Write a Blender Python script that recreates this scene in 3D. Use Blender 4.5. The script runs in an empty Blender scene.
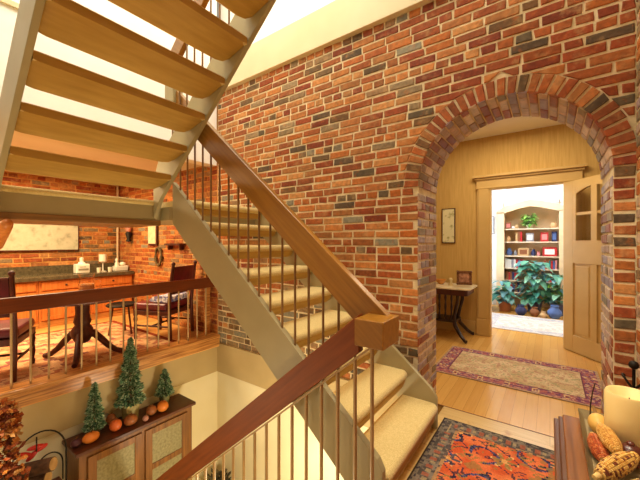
import bpy, math, random
from mathutils import Vector, Matrix, noise
random.seed(7)
PI = math.pi
COL = bpy.context.scene.collection
sc = bpy.context.scene

# ------------------------------------------------------------------ helpers
def lin(c):
    return tuple((x/12.92 if x <= .04045 else ((x+.055)/1.055)**2.4) for x in c)
def rgb(r, g, b): return lin((r/255., g/255., b/255.))

class MB:
    def __init__(s): s.v = []; s.f = []; s.c = []; s.cur = (1, 1, 1)
    def quad(s, *pts):
        n = len(s.v); s.v += [tuple(p) for p in pts]
        s.f.append(tuple(range(n, n+len(pts)))); s.c.append(s.cur)
    def add(s, vs, fs):
        n = len(s.v); s.v += [tuple(p) for p in vs]
        for f in fs: s.f.append(tuple(i+n for i in f)); s.c.append(s.cur)
    def box(s, x0, x1, y0, y1, z0, z1, M=None):
        vs = [Vector(p) for p in ((x0,y0,z0),(x1,y0,z0),(x1,y1,z0),(x0,y1,z0),(x0,y0,z1),(x1,y0,z1),(x1,y1,z1),(x0,y1,z1))]
        if M: vs = [M @ p for p in vs]
        s.add(vs, [(3,2,1,0),(4,5,6,7),(0,1,5,4),(1,2,6,5),(2,3,7,6),(3,0,4,7)])
        return s
    def prism(s, poly, a0, a1, axis='y', M=None):
        """poly: list of 2D points; extruded along axis between a0, a1"""
        def P(p, a):
            q = {'y': (p[0], a, p[1]), 'x': (a, p[0], p[1]), 'z': (p[0], p[1], a)}[axis]
            return (M @ Vector(q)) if M else q
        n = len(poly)
        vs = [P(p, a0) for p in poly] + [P(p, a1) for p in poly]
        area = sum(poly[i][0]*poly[(i+1)%n][1]-poly[(i+1)%n][0]*poly[i][1] for i in range(n))
        flip = (area > 0) != (axis == 'y')
        fs = [tuple(range(n)), tuple(range(2*n-1, n-1, -1))]
        fs += [(i+n, (i+1)%n+n, (i+1)%n, i) for i in range(n)]
        if flip: fs = [tuple(reversed(f)) for f in fs]
        s.add(vs, fs); return s
    def tube(s, pts, r, n=8, cap=True):
        pts = [Vector(p) for p in pts]
        rs = r if isinstance(r, (list, tuple)) else [r]*len(pts)
        vs = []; up = None
        for i, p in enumerate(pts):
            t = (pts[min(i+1, len(pts)-1)]-pts[max(i-1, 0)]).normalized()
            if up is None: up = Vector((0,0,1)) if abs(t.z) < .9 else Vector((1,0,0))
            a = t.cross(up).normalized(); b = a.cross(t).normalized(); up = b
            for k in range(n):
                w = 2*PI*k/n; vs.append(p + (a*math.cos(w)+b*math.sin(w))*rs[i])
        fs = []
        for i in range(len(pts)-1):
            for k in range(n):
                fs.append((i*n+k, i*n+(k+1)%n, (i+1)*n+(k+1)%n, (i+1)*n+k))
        if cap:
            fs.append(tuple(range(n-1, -1, -1))); fs.append(tuple(range((len(pts)-1)*n, len(pts)*n)))
        fs = [tuple(reversed(f)) for f in fs]
        s.add(vs, fs); return s
    def lathe(s, prof, c=(0,0,0), n=20, M=None):
        vs = []; c = Vector(c)
        for r, z in prof:
            for k in range(n):
                w = 2*PI*k/n; p = Vector((r*math.cos(w), r*math.sin(w), z))
                vs.append((M @ p if M else p) + c)
        fs = []
        for i in range(len(prof)-1):
            for k in range(n): fs.append((i*n+k, i*n+(k+1)%n, (i+1)*n+(k+1)%n, (i+1)*n+k))
        if prof[0][0] > 1e-4: fs.append(tuple(range(n-1, -1, -1)))
        if prof[-1][0] > 1e-4: fs.append(tuple(range((len(prof)-1)*n, len(prof)*n)))
        s.add(vs, fs); return s
    def ball(s, c, rx, ry=None, rz=None, n=16, m=10, M=None, fn=None):
        ry = ry or rx; rz = rz or rx; vs = []; c = Vector(c)
        for i in range(m+1):
            a = PI*i/m
            for k in range(n):
                w = 2*PI*k/n
                q = 1 if fn is None else fn(a, w)
                p = Vector((rx*math.sin(a)*math.cos(w)*q, ry*math.sin(a)*math.sin(w)*q, -rz*math.cos(a)*(q if fn else 1)))
                vs.append((M @ p if M else p)+c)
        fs = []
        for i in range(m):
            for k in range(n): fs.append((i*n+k, i*n+(k+1)%n, (i+1)*n+(k+1)%n, (i+1)*n+k))
        s.add(vs, fs); return s
    def build(s, name, mat, parent=None, bevel=0, smooth=False, vc=False, seg=2):
        o0 = ORI.get(parent.name, Vector((0,0,0))) if parent is not None else Vector((0,0,0))
        me = bpy.data.meshes.new(name)
        me.from_pydata([tuple(Vector(p)-o0) for p in s.v], [], s.f)
        if vc:
            at = me.color_attributes.new('col', 'FLOAT_COLOR', 'CORNER')
            vals = []
            for f, c in zip(s.f, s.c): vals += [c[0], c[1], c[2], 1.0]*len(f)
            at.data.foreach_set('color', vals)
        me.validate()
        if smooth:
            me.polygons.foreach_set('use_smooth', [True]*len(me.polygons))
            me.set_sharp_from_angle(angle=math.radians(smooth if smooth is not True else 50))
        ob = bpy.data.objects.new(name, me); COL.objects.link(ob)
        if mat: me.materials.append(mat)
        if parent is not None:
            ob.parent = parent; ORI[ob.name] = o0
        if bevel:
            b = ob.modifiers.new('bevel', 'BEVEL'); b.width = bevel; b.segments = seg; b.limit_method = 'ANGLE'
            b.harden_normals = False
        return ob
ORI = {}

def thing(name, label, cat, loc=(0,0,0), group=None, local=False):
    o = bpy.data.objects.new(name, None); COL.objects.link(o); o.empty_display_size = .05
    o.location = loc; o['label'] = label; o['category'] = cat
    if group: o['group'] = group
    ORI[o.name] = Vector((0,0,0)) if local else Vector(loc)
    return o
def tag(o, label, cat, group=None):
    o['label'] = label; o['category'] = cat
    if group: o['group'] = group
    return o
def struct(o): o['kind'] = 'structure'; return o
def rebase(o, loc):
    """move a single-mesh thing's origin to its base"""
    l = Vector(loc); o.data.transform(Matrix.Translation(-l)); o.location = l; return o
def copy_tree(o, parent=None):
    c = o.copy(); COL.objects.link(c)
    if parent is not None: c.parent = parent
    for ch in list(o.children): copy_tree(ch, c)
    return c

# ------------------------------------------------------------------ materials
def base_mat(name, rough=.6, spec=.4, metal=0):
    m = bpy.data.materials.new(name); m.use_nodes = True
    nt = m.node_tree; b = nt.nodes['Principled BSDF']
    b.inputs['Roughness'].default_value = rough
    b.inputs['Specular IOR Level'].default_value = spec
    b.inputs['Metallic'].default_value = metal
    return m, nt, b
def N(nt, typ, **kw):
    n = nt.nodes.new(typ)
    for k, v in kw.items(): setattr(n, k, v)
    return n
def ramp(nt, stops):
    r = N(nt, 'ShaderNodeValToRGB')
    el = r.color_ramp.elements
    while len(el) < len(stops): el.new(.5)
    for e, (p, c) in zip(el, stops): e.position = p; e.color = (*c, 1)
    return r
def M_noise(name, c1, c2, scale=8, rough=.6, spec=.35, bump=0., stretch=(1,1,1), detail=4, metal=0, bscale=None, coord='Object', sheen=0, pos=(.3,.7)):
    m, nt, b = base_mat(name, rough, spec, metal)
    tc = N(nt, 'ShaderNodeTexCoord'); mp = N(nt, 'ShaderNodeMapping'); mp.inputs['Scale'].default_value = stretch
    nt.links.new(tc.outputs[coord], mp.inputs[0])
    no = N(nt, 'ShaderNodeTexNoise'); no.inputs['Scale'].default_value = scale; no.inputs['Detail'].default_value = detail
    nt.links.new(mp.outputs[0], no.inputs[0])
    r = ramp(nt, [(pos[0], c1), (pos[1], c2)]); nt.links.new(no.outputs['Fac'], r.inputs[0])
    nt.links.new(r.outputs[0], b.inputs['Base Color'])
    if sheen: b.inputs['Sheen Weight'].default_value = sheen
    if bump:
        n2 = no
        if bscale:
            n2 = N(nt, 'ShaderNodeTexNoise'); n2.inputs['Scale'].default_value = bscale; nt.links.new(mp.outputs[0], n2.inputs[0])
        bp = N(nt, 'ShaderNodeBump'); bp.inputs['Strength'].default_value = bump; bp.inputs['Distance'].default_value = .01
        nt.links.new(n2.outputs['Fac'], bp.inputs['Height']); nt.links.new(bp.outputs[0], b.inputs['Normal'])
    return m
def M_wood(name, c1, c2, axis='x', scale=6, rough=.35, spec=.45, ratio=14, bump=.08, rot=0):
    st = [scale*ratio/6]*3; st['xyz'.index(axis)] = scale/6*.9
    m = M_noise(name, c1, c2, scale=3.2, rough=rough, spec=spec, stretch=tuple(st), detail=6, bump=bump)
    if rot:
        nt = m.node_tree; mp = [n for n in nt.nodes if n.type == 'MAPPING'][0]; tc = [n for n in nt.nodes if n.type == 'TEX_COORD'][0]
        m0 = N(nt, 'ShaderNodeMapping'); m0.inputs['Rotation'].default_value = (0, rot, 0)
        nt.links.new(tc.outputs['Object'], m0.inputs[0]); nt.links.new(m0.outputs[0], mp.inputs[0])
    return m
def M_vc(name, rough=.7, spec=.3, bump=.0, bscale=60, var=.25, vscale=30, smear=None):
    """per-face own colours (brick, woven pattern) broken up by fine noise"""
    m, nt, b = base_mat(name, rough, spec)
    at = N(nt, 'ShaderNodeAttribute'); at.attribute_name = 'col'
    tc = N(nt, 'ShaderNodeTexCoord')
    no = N(nt, 'ShaderNodeTexNoise'); no.inputs['Scale'].default_value = vscale; no.inputs['Detail'].default_value = 5
    nt.links.new(tc.outputs['Object'], no.inputs[0])
    r = ramp(nt, [(.3, (1-var,)*3), (.7, (1+var*.6,)*3)]); nt.links.new(no.outputs['Fac'], r.inputs[0])
    mx = N(nt, 'ShaderNodeMix', data_type='RGBA', blend_type='MULTIPLY'); mx.inputs[0].default_value = 1
    nt.links.new(at.outputs['Color'], mx.inputs[6]); nt.links.new(r.outputs[0], mx.inputs[7])
    out = mx.outputs[2]
    if smear:                                   # lime and mortar smeared over the faces, and rusty blotches
        for sc_, lo, hi, col, amt in smear:
            ns = N(nt, 'ShaderNodeTexNoise'); ns.inputs['Scale'].default_value = sc_; ns.inputs['Detail'].default_value = 6; ns.inputs['Roughness'].default_value = .65
            nt.links.new(tc.outputs['Object'], ns.inputs[0])
            rs = ramp(nt, [(lo, (0,0,0)), (hi, (amt,)*3)]); nt.links.new(ns.outputs['Fac'], rs.inputs[0])
            ms = N(nt, 'ShaderNodeMix', data_type='RGBA'); nt.links.new(rs.outputs[0], ms.inputs[0])
            nt.links.new(out, ms.inputs[6]); ms.inputs[7].default_value = (*col, 1); out = ms.outputs[2]
    nt.links.new(out, b.inputs['Base Color'])
    if bump:
        n2 = N(nt, 'ShaderNodeTexNoise'); n2.inputs['Scale'].default_value = bscale; n2.inputs['Detail'].default_value = 4
        nt.links.new(tc.outputs['Object'], n2.inputs[0])
        bp = N(nt, 'ShaderNodeBump'); bp.inputs['Strength'].default_value = bump; bp.inputs['Distance'].default_value = .008
        nt.links.new(n2.outputs['Fac'], bp.inputs['Height']); nt.links.new(bp.outputs[0], b.inputs['Normal'])
    return m
def M_planks(name, c1, c2, cg, width=.09, length=1.1, rough=.3, rot=0., spec=.5, knots=None):
    m, nt, b = base_mat(name, rough, spec)
    tc = N(nt, 'ShaderNodeTexCoord'); mp = N(nt, 'ShaderNodeMapping'); mp.inputs['Rotation'].default_value = (0,0,rot)
    nt.links.new(tc.outputs['Object'], mp.inputs[0])
    br = N(nt, 'ShaderNodeTexBrick'); br.inputs['Scale'].default_value = 1
    br.inputs['Brick Width'].default_value = length; br.inputs['Row Height'].default_value = width
    br.inputs['Mortar Size'].default_value = .0012; br.inputs['Color1'].default_value = (0,0,0,1); br.inputs['Color2'].default_value = (1,1,1,1)
    br.inputs['Mortar'].default_value = (.5,.5,.5,1); br.offset = .37
    nt.links.new(mp.outputs[0], br.inputs[0])
    m2 = N(nt, 'ShaderNodeMapping'); m2.inputs['Scale'].default_value = (1.6, 26, 1)
    nt.links.new(mp.outputs[0], m2.inputs[0])
    no = N(nt, 'ShaderNodeTexNoise'); no.inputs['Scale'].default_value = 2.2; no.inputs['Detail'].default_value = 5
    nt.links.new(m2.outputs[0], no.inputs[0])
    ad = N(nt, 'ShaderNodeMix', data_type='FLOAT'); ad.inputs[0].default_value = .45
    nt.links.new(no.outputs['Fac'], ad.inputs[2]); nt.links.new(br.outputs['Color'], ad.inputs[3])
    st = [(.25, c1), (.75, c2)]
    r = ramp(nt, st); nt.links.new(ad.outputs[0], r.inputs[0])
    mx = N(nt, 'ShaderNodeMix', data_type='RGBA'); nt.links.new(br.outputs['Fac'], mx.inputs[0])
    nt.links.new(r.outputs[0], mx.inputs[6]); mx.inputs[7].default_value = (*cg, 1)
    out = mx.outputs[2]
    if knots:
        vo = N(nt, 'ShaderNodeTexNoise'); vo.inputs['Scale'].default_value = 9; vo.inputs['Detail'].default_value = 3
        nt.links.new(mp.outputs[0], vo.inputs[0])
        rk = ramp(nt, [(.62, (0,0,0)), (.72, (1,1,1))]); nt.links.new(vo.outputs['Fac'], rk.inputs[0])
        mk = N(nt, 'ShaderNodeMix', data_type='RGBA'); nt.links.new(rk.outputs[0], mk.inputs[0])
        nt.links.new(out, mk.inputs[6]); mk.inputs[7].default_value = (*knots, 1); out = mk.outputs[2]
    nt.links.new(out, b.inputs['Base Color'])
    return m
def M_glass(name, col=(1,1,1), rough=.02, alpha=.25):
    m, nt, b = base_mat(name, rough, .5)
    b.inputs['Base Color'].default_value = (*col, 1)
    b.inputs['Transmission Weight'].default_value = 1.0
    b.inputs['IOR'].default_value = 1.3
    return m
def flat(name, c, rough=.6, spec=.35, metal=0, var=.12):
    return M_noise(name, tuple(x*(1-var) for x in c), tuple(min(1, x*(1+var)) for x in c), scale=5, rough=rough, spec=spec, metal=metal)

MT = {}
SLOPE = .197/.232
MT['brick'] = M_vc('brick', rough=.75, spec=.25, bump=.5, bscale=45, var=.32, vscale=30, smear=[(11, .54, .72, rgb(216,176,118), .42), (17, .56, .70, rgb(196,104,36), .55)])
MT['brick_reveal'] = M_vc('limewashed_brick', rough=.45, spec=.45, bump=.4, bscale=45, var=.3, vscale=22)
MT['mortar'] = M_noise('mortar', rgb(212,190,144), rgb(242,224,184), scale=14, rough=.9, spec=.1, bump=.5, bscale=70)
MT['paint_tan'] = M_noise('tan_paint', rgb(160,146,106), rgb(172,158,118), scale=3, rough=.45, spec=.35)
MT['wall_tan'] = M_noise('tan_wall_paint', rgb(186,162,112), rgb(196,172,122), scale=3, rough=.7)
MT['wall_pale'] = M_noise('pale_wall_paint', rgb(232,218,176), rgb(238,226,188), scale=3, rough=.75)
MT['cream'] = M_noise('cream_paint', rgb(224,208,166), rgb(230,215,176), scale=3, rough=.7)
MT['white'] = M_noise('white_paint', rgb(244,240,230), rgb(250,246,238), scale=3, rough=.7)
MT['far_white'] = M_noise('cool_white_boards', rgb(224,227,228), rgb(232,234,235), scale=3, rough=.6)
MT['gold_wall'] = M_noise('gold_wallpaper', rgb(196,154,82), rgb(214,174,102), scale=5, rough=.75, stretch=(9,9,.6), detail=5)
MT['door_paint'] = M_noise('ochre_cream_paint', rgb(202,162,94), rgb(212,174,108), scale=3, rough=.4, spec=.4)
MT['rail'] = M_wood('reddish_brown_wood', rgb(108,50,10), rgb(130,64,18), 'x', rough=.5, spec=.3, rot=math.atan(SLOPE))
MT['rail_gold'] = M_wood('golden_brown_wood', rgb(132,86,24), rgb(158,108,38), 'x', rough=.28, rot=-math.atan(SLOPE))
MT['tread_y'] = M_wood('tan_brown_wood', rgb(120,84,40), rgb(148,106,56), 'y', rough=.4)
MT['rail_y'] = M_wood('red_brown_wood', rgb(92,38,10), rgb(120,54,18), 'y', rough=.3)
MT['carpet'] = M_noise('cream_carpet', rgb(208,182,116), rgb(230,206,146), scale=140, rough=.95, spec=.05, bump=.45, detail=2, sheen=.2)
MT['tread'] = M_noise('tan_painted_tread', rgb(170,130,56), rgb(188,148,70), scale=4, rough=.5, stretch=(6,1,6))
MT['baluster'] = M_noise('bronze_paint', rgb(122,86,44), rgb(142,104,58), scale=8, rough=.4, spec=.4)
MT['baluster_tan'] = M_noise('tan_bronze_paint', rgb(156,122,76), rgb(176,142,94), scale=8, rough=.4, spec=.4)
MT['baluster_pale'] = M_noise('pale_bronze_metal', rgb(176,146,100), rgb(200,172,126), scale=8, rough=.35, spec=.5, metal=.2)
MT['pine_floor'] = M_planks('pale_pine_floor', rgb(206,168,104), rgb(232,202,146), rgb(150,110,60), width=.16, length=2.4, knots=rgb(186,138,76))
MT['oak_floor'] = M_planks('honey_oak_floor', rgb(208,152,76), rgb(224,172,94), rgb(172,116,54), width=.085, length=1.2, rough=.22, rot=PI/2)
MT['dining_floor'] = M_planks('orange_pine_floor', rgb(214,148,72), rgb(240,184,108), rgb(150,90,40), width=.12, length=1.6, rough=.28, rot=PI/2)
MT['nosing'] = M_wood('orange_pine_trim', rgb(136,74,24), rgb(230,166,92), 'y', rough=.3, ratio=18)
MT['dark_wood'] = M_wood('dark_mahogany', rgb(58,18,10), rgb(98,40,22), 'z', rough=.42)
MT['pie_wood'] = M_wood('brown_cabinet_wood', rgb(100,60,22), rgb(140,90,40), 'z', rough=.4)
MT['pie_top'] = M_wood('dark_red_brown_top', rgb(66,30,16), rgb(104,52,28), 'y', rough=.3)
MT['orange_wood'] = M_wood('orange_pine', rgb(196,110,44), rgb(226,146,72), 'z', rough=.35)
MT['counter'] = M_noise('dark_green_counter', rgb(70,62,44), rgb(104,92,66), scale=30, rough=.25, spec=.5)
MT['burgundy'] = M_noise('burgundy_leather', rgb(84,18,26), rgb(120,32,38), scale=10, rough=.4, spec=.5)
MT['iron'] = M_noise('black_iron', rgb(22,18,14), rgb(44,36,28), scale=20, rough=.5, metal=.6)
MT['bluewhite'] = M_noise('blue_white_cloth', rgb(110,110,160), rgb(232,226,226), scale=22, rough=.9, pos=(.42,.56))
MT['greygreen_cloth'] = M_noise('grey_green_cloth', rgb(120,112,76), rgb(150,140,100), scale=14, rough=.9)
MT['ceramic'] = M_noise('white_ceramic', rgb(232,226,206), rgb(246,240,224), scale=6, rough=.3, spec=.5)
MT['glass'] = M_glass('clear_glass')
MT['amber'] = M_noise('amber_liquid', rgb(226,132,64), rgb(240,160,96), scale=6, rough=.1, spec=.5)

# ------------------------------------------------------------------ brick building
ORANGE = [rgb(188,112,54), rgb(176,98,48), rgb(196,126,66), rgb(166,90,44), rgb(186,118,64), rgb(162,98,52), rgb(198,138,80), rgb(180,102,44), rgb(170,112,62)]
RED = [rgb(152,74,40), rgb(162,84,44), rgb(136,64,38), rgb(164,92,48), rgb(146,82,46)]
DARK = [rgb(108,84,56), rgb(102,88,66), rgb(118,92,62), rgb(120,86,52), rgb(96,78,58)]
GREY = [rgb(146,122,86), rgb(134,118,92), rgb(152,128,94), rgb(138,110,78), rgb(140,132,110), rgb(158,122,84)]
PALE = [rgb(206,178,150), rgb(188,158,134), rgb(216,192,166), rgb(176,142,118), rgb(162,138,136), rgb(198,166,138), rgb(156,136,144)]
def pick(*pools):
    t = random.random(); a = 0
    for w, p in pools:
        a += w
        if t < a: c = random.choice(p); break
    else: c = random.choice(pools[-1][1])
    k = random.uniform(.86, 1.14)
    return (c[0]*k, c[1]*k, c[2]*k)
def brick(mb, P, u0, u1, v0, v1, col, w=.007, j=.0042, e0=0, e1=0):
    """one brick in (u,v) of a wall, standing w proud of the mortar; P maps (u,v,w) to the place"""
    R = lambda: random.uniform(-j, j)
    w = w*random.uniform(.75, 1.2); b = .0045
    o = [(u0+R(), v0+R()), (u1+R(), v0+R()), (u1+e1+R(), v1+R()), (u0+e0+R(), v1+R())]
    i = [(o[0][0]+b, o[0][1]+b), (o[1][0]-b, o[1][1]+b), (o[2][0]-b, o[2][1]-b), (o[3][0]+b, o[3][1]-b)]
    vs = [P(u, v, -.004) for u, v in o] + [P(u, v, w*.6) for u, v in o] + [P(u, v, w) for u, v in i]
    mb.cur = col
    mb.add(vs, [(0,1,5,4),(1,2,6,5),(2,3,7,6),(3,0,4,7),(4,5,9,8),(5,6,10,9),(6,7,11,10),(7,4,8,11),(8,9,10,11)])
CH = .070; JT = .0165
def course_rows(mb, P, u0, u1, v0, v1, pal, hole=None, seed=0):
    nrow = int(round((v1-v0)/CH))
    for r in range(nrow):
        a = v0+r*CH; b = a+CH-JT
        header = (r % 7 == 3)
        L = .108 if header else .226
        spans = [(u0, u1, 0, 0)]
        if hole: spans = hole(a, b, u0, u1)
        off = random.uniform(0, .06)+(0 if r % 2 else .113)
        for s0, s1, t0, t1 in spans:
            u = s0 - (off % L); 
            while u < s1:
                ll = L
                if not header and random.random() < .10: ll = .108
                e = u+ll-JT; x0 = max(u, s0); x1 = min(e, s1)
                if s1-x1 < .03: x1 = s1
                if x1-x0 > .03 or (x1-x0 > .008 and (t0 or t1)): brick(mb, P, x0, x1, a, b, pal(.5*(x0+x1), a), e0=t0 if x0 == s0 else 0, e1=t1 if x1 == s1 else 0)
                u = u+ll if x1 < s1 else s1+1

WY = 2.60                       # mortar face of the long brick wall
AX0, AX1 = -.875, .310          # arch opening, mortar faces
ACX = (AX0+AX1)/2; AR = (AX1-AX0)/2; AZ = 1.857; RING = .118
WB = 3.09                       # back face of the arch wall
BT = 3.33                       # top of the bricks

sl = MB()
def slab(mb):
    def col_(x0, x1, z0a, z0b, z1):
        mb.quad((x0,WY,z0a),(x1,WY,z0b),(x1,WY,z1),(x0,WY,z1))
        mb.quad((x1,WB,z0b),(x0,WB,z0a),(x0,WB,z1),(x1,WB,z1))
    col_(-3.5, AX0, -.25, -.25, BT)
    n = 32
    for i in range(n):
        t0, t1 = PI*(1-i/n), PI*(1-(i+1)/n)
        p0 = (ACX+AR*math.cos(t0), AZ+AR*math.sin(t0)); p1 = (ACX+AR*math.cos(t1), AZ+AR*math.sin(t1))
        col_(p0[0], p1[0], p0[1], p1[1], BT)
        mb.quad((p0[0],WY,p0[1]),(p0[0],WB,p0[1]),(p1[0],WB,p1[1]),(p1[0],WY,p1[1]))
    col_(AX1, .6, 0, 0, BT)
    mb.quad((AX0,WY,0),(AX0,WB,0),(AX0,WB,AZ),(AX0,WY,AZ))
    mb.quad((AX1,WB,0),(AX1,WY,0),(AX1,WY,AZ),(AX1,WB,AZ))
    mb.quad((-6.45,WY,BT),(.6,WY,BT),(.6,WB,BT),(-6.45,WB,BT))
slab(sl)
wall = struct(sl.build('wall_back', MT['mortar']))

MT['mortar_rust'] = M_noise('rusty_mortar', rgb(170,112,56), rgb(214,160,92), scale=9, rough=.9, spec=.1, bump=.5, bscale=70)
struct(MB().box(-6.45, -3.5, WY, WB, .1, BT).build('wall_dining_right', MT['mortar_rust']))
def pal_main(u, v):
    if u < -3.55: return pick((.55, ORANGE), (.85-.55, RED), (.15, GREY))
    g = max(0, min(1, (1.25-v)/.6))*max(0, min(1, (-1.0-u)/.7))    # more grey bricks lower down and further left on the stair wall
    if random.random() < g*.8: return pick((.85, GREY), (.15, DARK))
    if u > -.9: return pick((.36, ORANGE), (.48, RED), (.16, DARK))
    return pick((.66, ORANGE), (.17, RED), (.08, DARK), (.09, GREY))
def hole(a, b, u0, u1):
    Rr = AR+RING+.006
    def hw(z):
        if z < AZ: return AR
        return math.sqrt(max(0, Rr*Rr-(z-AZ)**2))
    if a-AZ >= Rr: return [(u0, u1, 0, 0)]
    h0, h1 = hw(a), hw(b)
    if a < AZ <= b: h0 = h1 = AR
    return [(u0, ACX-h0-.003, 0, h0-h1), (ACX+h0+.003, u1, h1-h0, 0)]
bm = MB()
Pm = lambda u, v, w: (u, WY-w, v)
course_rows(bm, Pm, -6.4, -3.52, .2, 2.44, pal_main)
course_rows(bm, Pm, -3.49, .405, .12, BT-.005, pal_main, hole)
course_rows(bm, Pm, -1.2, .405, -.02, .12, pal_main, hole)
# arch ring of headers on edge
nr = 31
for i in range(nr):
    t0 = PI*i/nr; t1 = PI*(i+1)/nr; g = .0105/2
    def Pr(u, v, w, t0=t0, t1=t1):
        r = AR+v; t = t0 + (t1-t0)*u
        return (ACX+r*math.cos(t), WY-w, AZ+r*math.sin(t))
    c = pick((.62, RED), (.26, ORANGE), (.12, DARK))
    mb = bm
    R = lambda: random.uniform(-.003, .003)
    da = .0075/((AR)*(t1-t0)); db = .009/((AR+RING)*(t1-t0)); w = .013
    o = [(1-da, R()-.004), (da, R()-.004), (db, RING+R()*2), (1-db, RING+R()*2)]
    vs = [Pr(u, v, -.004) for u, v in o]+[Pr(u, v, w*.6) for u, v in o]
    q = [(1-da-.05, .002), (da+.05, .002), (db+.05, RING-.006), (1-db-.05, RING-.006)]
    vs += [Pr(u, v, w) for u, v in q]
    bm.cur = c
    bm.add(vs, [(0,1,5,4),(1,2,6,5),(2,3,7,6),(3,0,4,7),(4,5,9,8),(5,6,10,9),(6,7,11,10),(7,4,8,11),(8,9,10,11)])
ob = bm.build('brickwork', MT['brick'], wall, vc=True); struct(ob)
# reveal (jambs + soffit): paler, lime-stained bricks
rv = MB()
pal_rev = lambda u, v: pick((.66, PALE), (.20, RED), (.14, GREY))
Pl = lambda u, v, w: (AX0+w, u, v)
Pr2 = lambda u, v, w: (AX1-w, WB+WY-u, v)
for P in (Pl, Pr2):
    course_rows(rv, P, WY-.010, WB-.005, 0, AZ-.01, pal_rev)
narc = 29
for i in range(narc):
    t0 = PI*i/narc; t1 = PI*(i+1)/narc
    Ps = lambda u, v, w: (ACX+(AR-w)*math.cos(v), u, AZ+(AR-w)*math.sin(v))
    u = WY-.010; L = .208; first = .208 if i % 2 else .102
    while u < WB-.03:
        ll = first; first = .208
        e = min(u+ll-JT, WB-.005)
        R = lambda: random.uniform(-.002, .002)
        g = .0055/AR
        o = [(e+R(), t0+g), (u+R(), t0+g), (u+R(), t1-g), (e+R(), t1-g)]
        ii = [(e-.004, t0+g*1.7), (u+.004, t0+g*1.7), (u+.004, t1-g*1.7), (e-.004, t1-g*1.7)]
        vs = [Ps(a, b, -.004) for a, b in o]+[Ps(a, b, .006) for a, b in o]+[Ps(a, b, .010) for a, b in ii]
        rv.cur = pal_rev(0, 0)
        rv.add(vs, [(0,1,5,4),(1,2,6,5),(2,3,7,6),(3,0,4,7),(4,5,9,8),(5,6,10,9),(6,7,11,10),(7,4,8,11),(8,9,10,11)])
        u += ll
ob = rv.build('arch_lining', MT['brick_reveal'], wall, vc=True); struct(ob)

# right wall: a short brick return beside the arch
mr = MB(); mr.box(.415, .60, -2.6, 2.595, 0, 3.33)
wr = struct(mr.build('wall_right', MT['mortar']))
br = MB(); Pw = lambda u, v, w: (.415-w, 5-u, v)   # faces the room
course_rows(br, Pw, 2.41, 6.2, 0, 3.32, lambda u, v: pick((.4, ORANGE), (.3, PALE), (.3, GREY)))
struct(br.build('brickwork', MT['brick'], wr, vc=True))

# ------------------------------------------------------------------ the room shell
def sbox(name, m, *a, bevel=0, parent=None):
    o = MB().box(*a).build(name, m, parent, bevel=bevel); return struct(o)
sbox('floor_landing', MT['pine_floor'], -.74, .60, -2.6, 2.855, -.30, 0)
fh = MB().box(-.865, .30, 2.858, 3.09, -.2, 0).box(-3.2, 2.4, 3.09, 5.50, -.2, 0).build('floor_hall', MT['oak_floor']); struct(fh)
sbox('floor_far', MT['oak_floor'], -3.0, 2.4, 5.50, 8.9, -.2, 0)
sbox('floor_lower', MT['carpet'], -3.6, -.76, -2.6, 2.58, -1.97, -1.77)
sbox('floor_dining', MT['dining_floor'], -6.45, -3.44, -2.6, 2.58, .08, .20)
struct(MB().box(-.865, .30, 2.850, 2.860, -.001, .0015).build('trim_threshold', MT['rail']))
# stairwell walls
sbox('wall_stairwell_left', MT['wall_pale'], -3.75, -3.50, -2.6, 2.62, -1.97, -.25)
sbox('trim_floor_edge_left', MT['wall_tan'], -3.75, -3.48, -2.6, 2.58, -.25, .09)
sbox('wall_stairwell_back', MT['wall_pale'], -3.5, -.76, 2.59, 2.75, -1.97, -.25)
sbox('trim_floor_edge_back', MT['wall_tan'], -3.48, -.76, 2.572, 2.62, -.25, .115)
sbox('wall_stairwell_right', MT['wall_pale'], -.80, -.765, -2.6, 2.58, -1.97, -.01)
nz = MB().box(-3.60, -3.415, -2.6, 2.575, .195, .235).box(-3.52, -3.438, -2.6, 2.575, .085, .195)
struct(nz.build('trim_balcony_nosing', MT['nosing'], bevel=.008))
# dining room
sbox('wall_dining_front', MT['white'], -3.66, -3.50, -2.6, 2.58, 2.40, 5.6)
sbox('trim_upper_front', MT['cream'], -3.66, -3.478, -2.6, 2.58, 3.29, 3.33)
sbox('ceiling_dining', MT['cream'], -6.5, -3.66, -2.6, 2.585, 2.44, 2.56)
sbox('wall_dining_side', MT['cream'], -6.5, -3.66, -2.75, -2.6, .08, 2.5)
# upper storey
sbox('trim_upper_back', MT['cream'], -3.50, .60, 2.545, 2.75, 3.33, 3.70, bevel=.004)
sbox('wall_upper_back', MT['white'], -3.6, .60, 2.70, 2.85, 3.70, 5.7)
sbox('floor_upper', MT['cream'], -.62, .60, -2.6, 1.50, 3.32, 3.54)
sbox('ceiling_upper', MT['white'], -3.6, .6, 1.2, 2.85, 5.6, 5.75)
# hall
hw = MB()
DX0, DX1, DH = -.735, .165, 2.22
hw.box(-3.2, DX0, 5.40, 5.50, 0, 3.02).box(DX1, 2.4, 5.40, 5.50, 0, 3.02).box(DX0, DX1, 5.40, 5.50, DH, 3.02)
struct(hw.build('wall_hall_back', MT['gold_wall']))
sbox('wall_hall_left', MT['gold_wall'], -3.3, -3.2, 3.09, 5.5, 0, 3.02)
sbox('wall_hall_right', MT['gold_wall'], 2.4, 2.5, 3.09, 5.5, 0, 3.02)
sbox('ceiling_hall', MT['white'], -3.3, 2.5, 3.085, 5.5, 3.0, 3.1)
sbox('baseboard_hall', MT['door_paint'], -3.2, DX0-.19, 5.375, 5.40, 0, .20, bevel=.006)
sbox('baseboard_hall_right', MT['door_paint'], DX1+.19, 2.4, 5.375, 5.40, 0, .20, bevel=.006)
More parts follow.
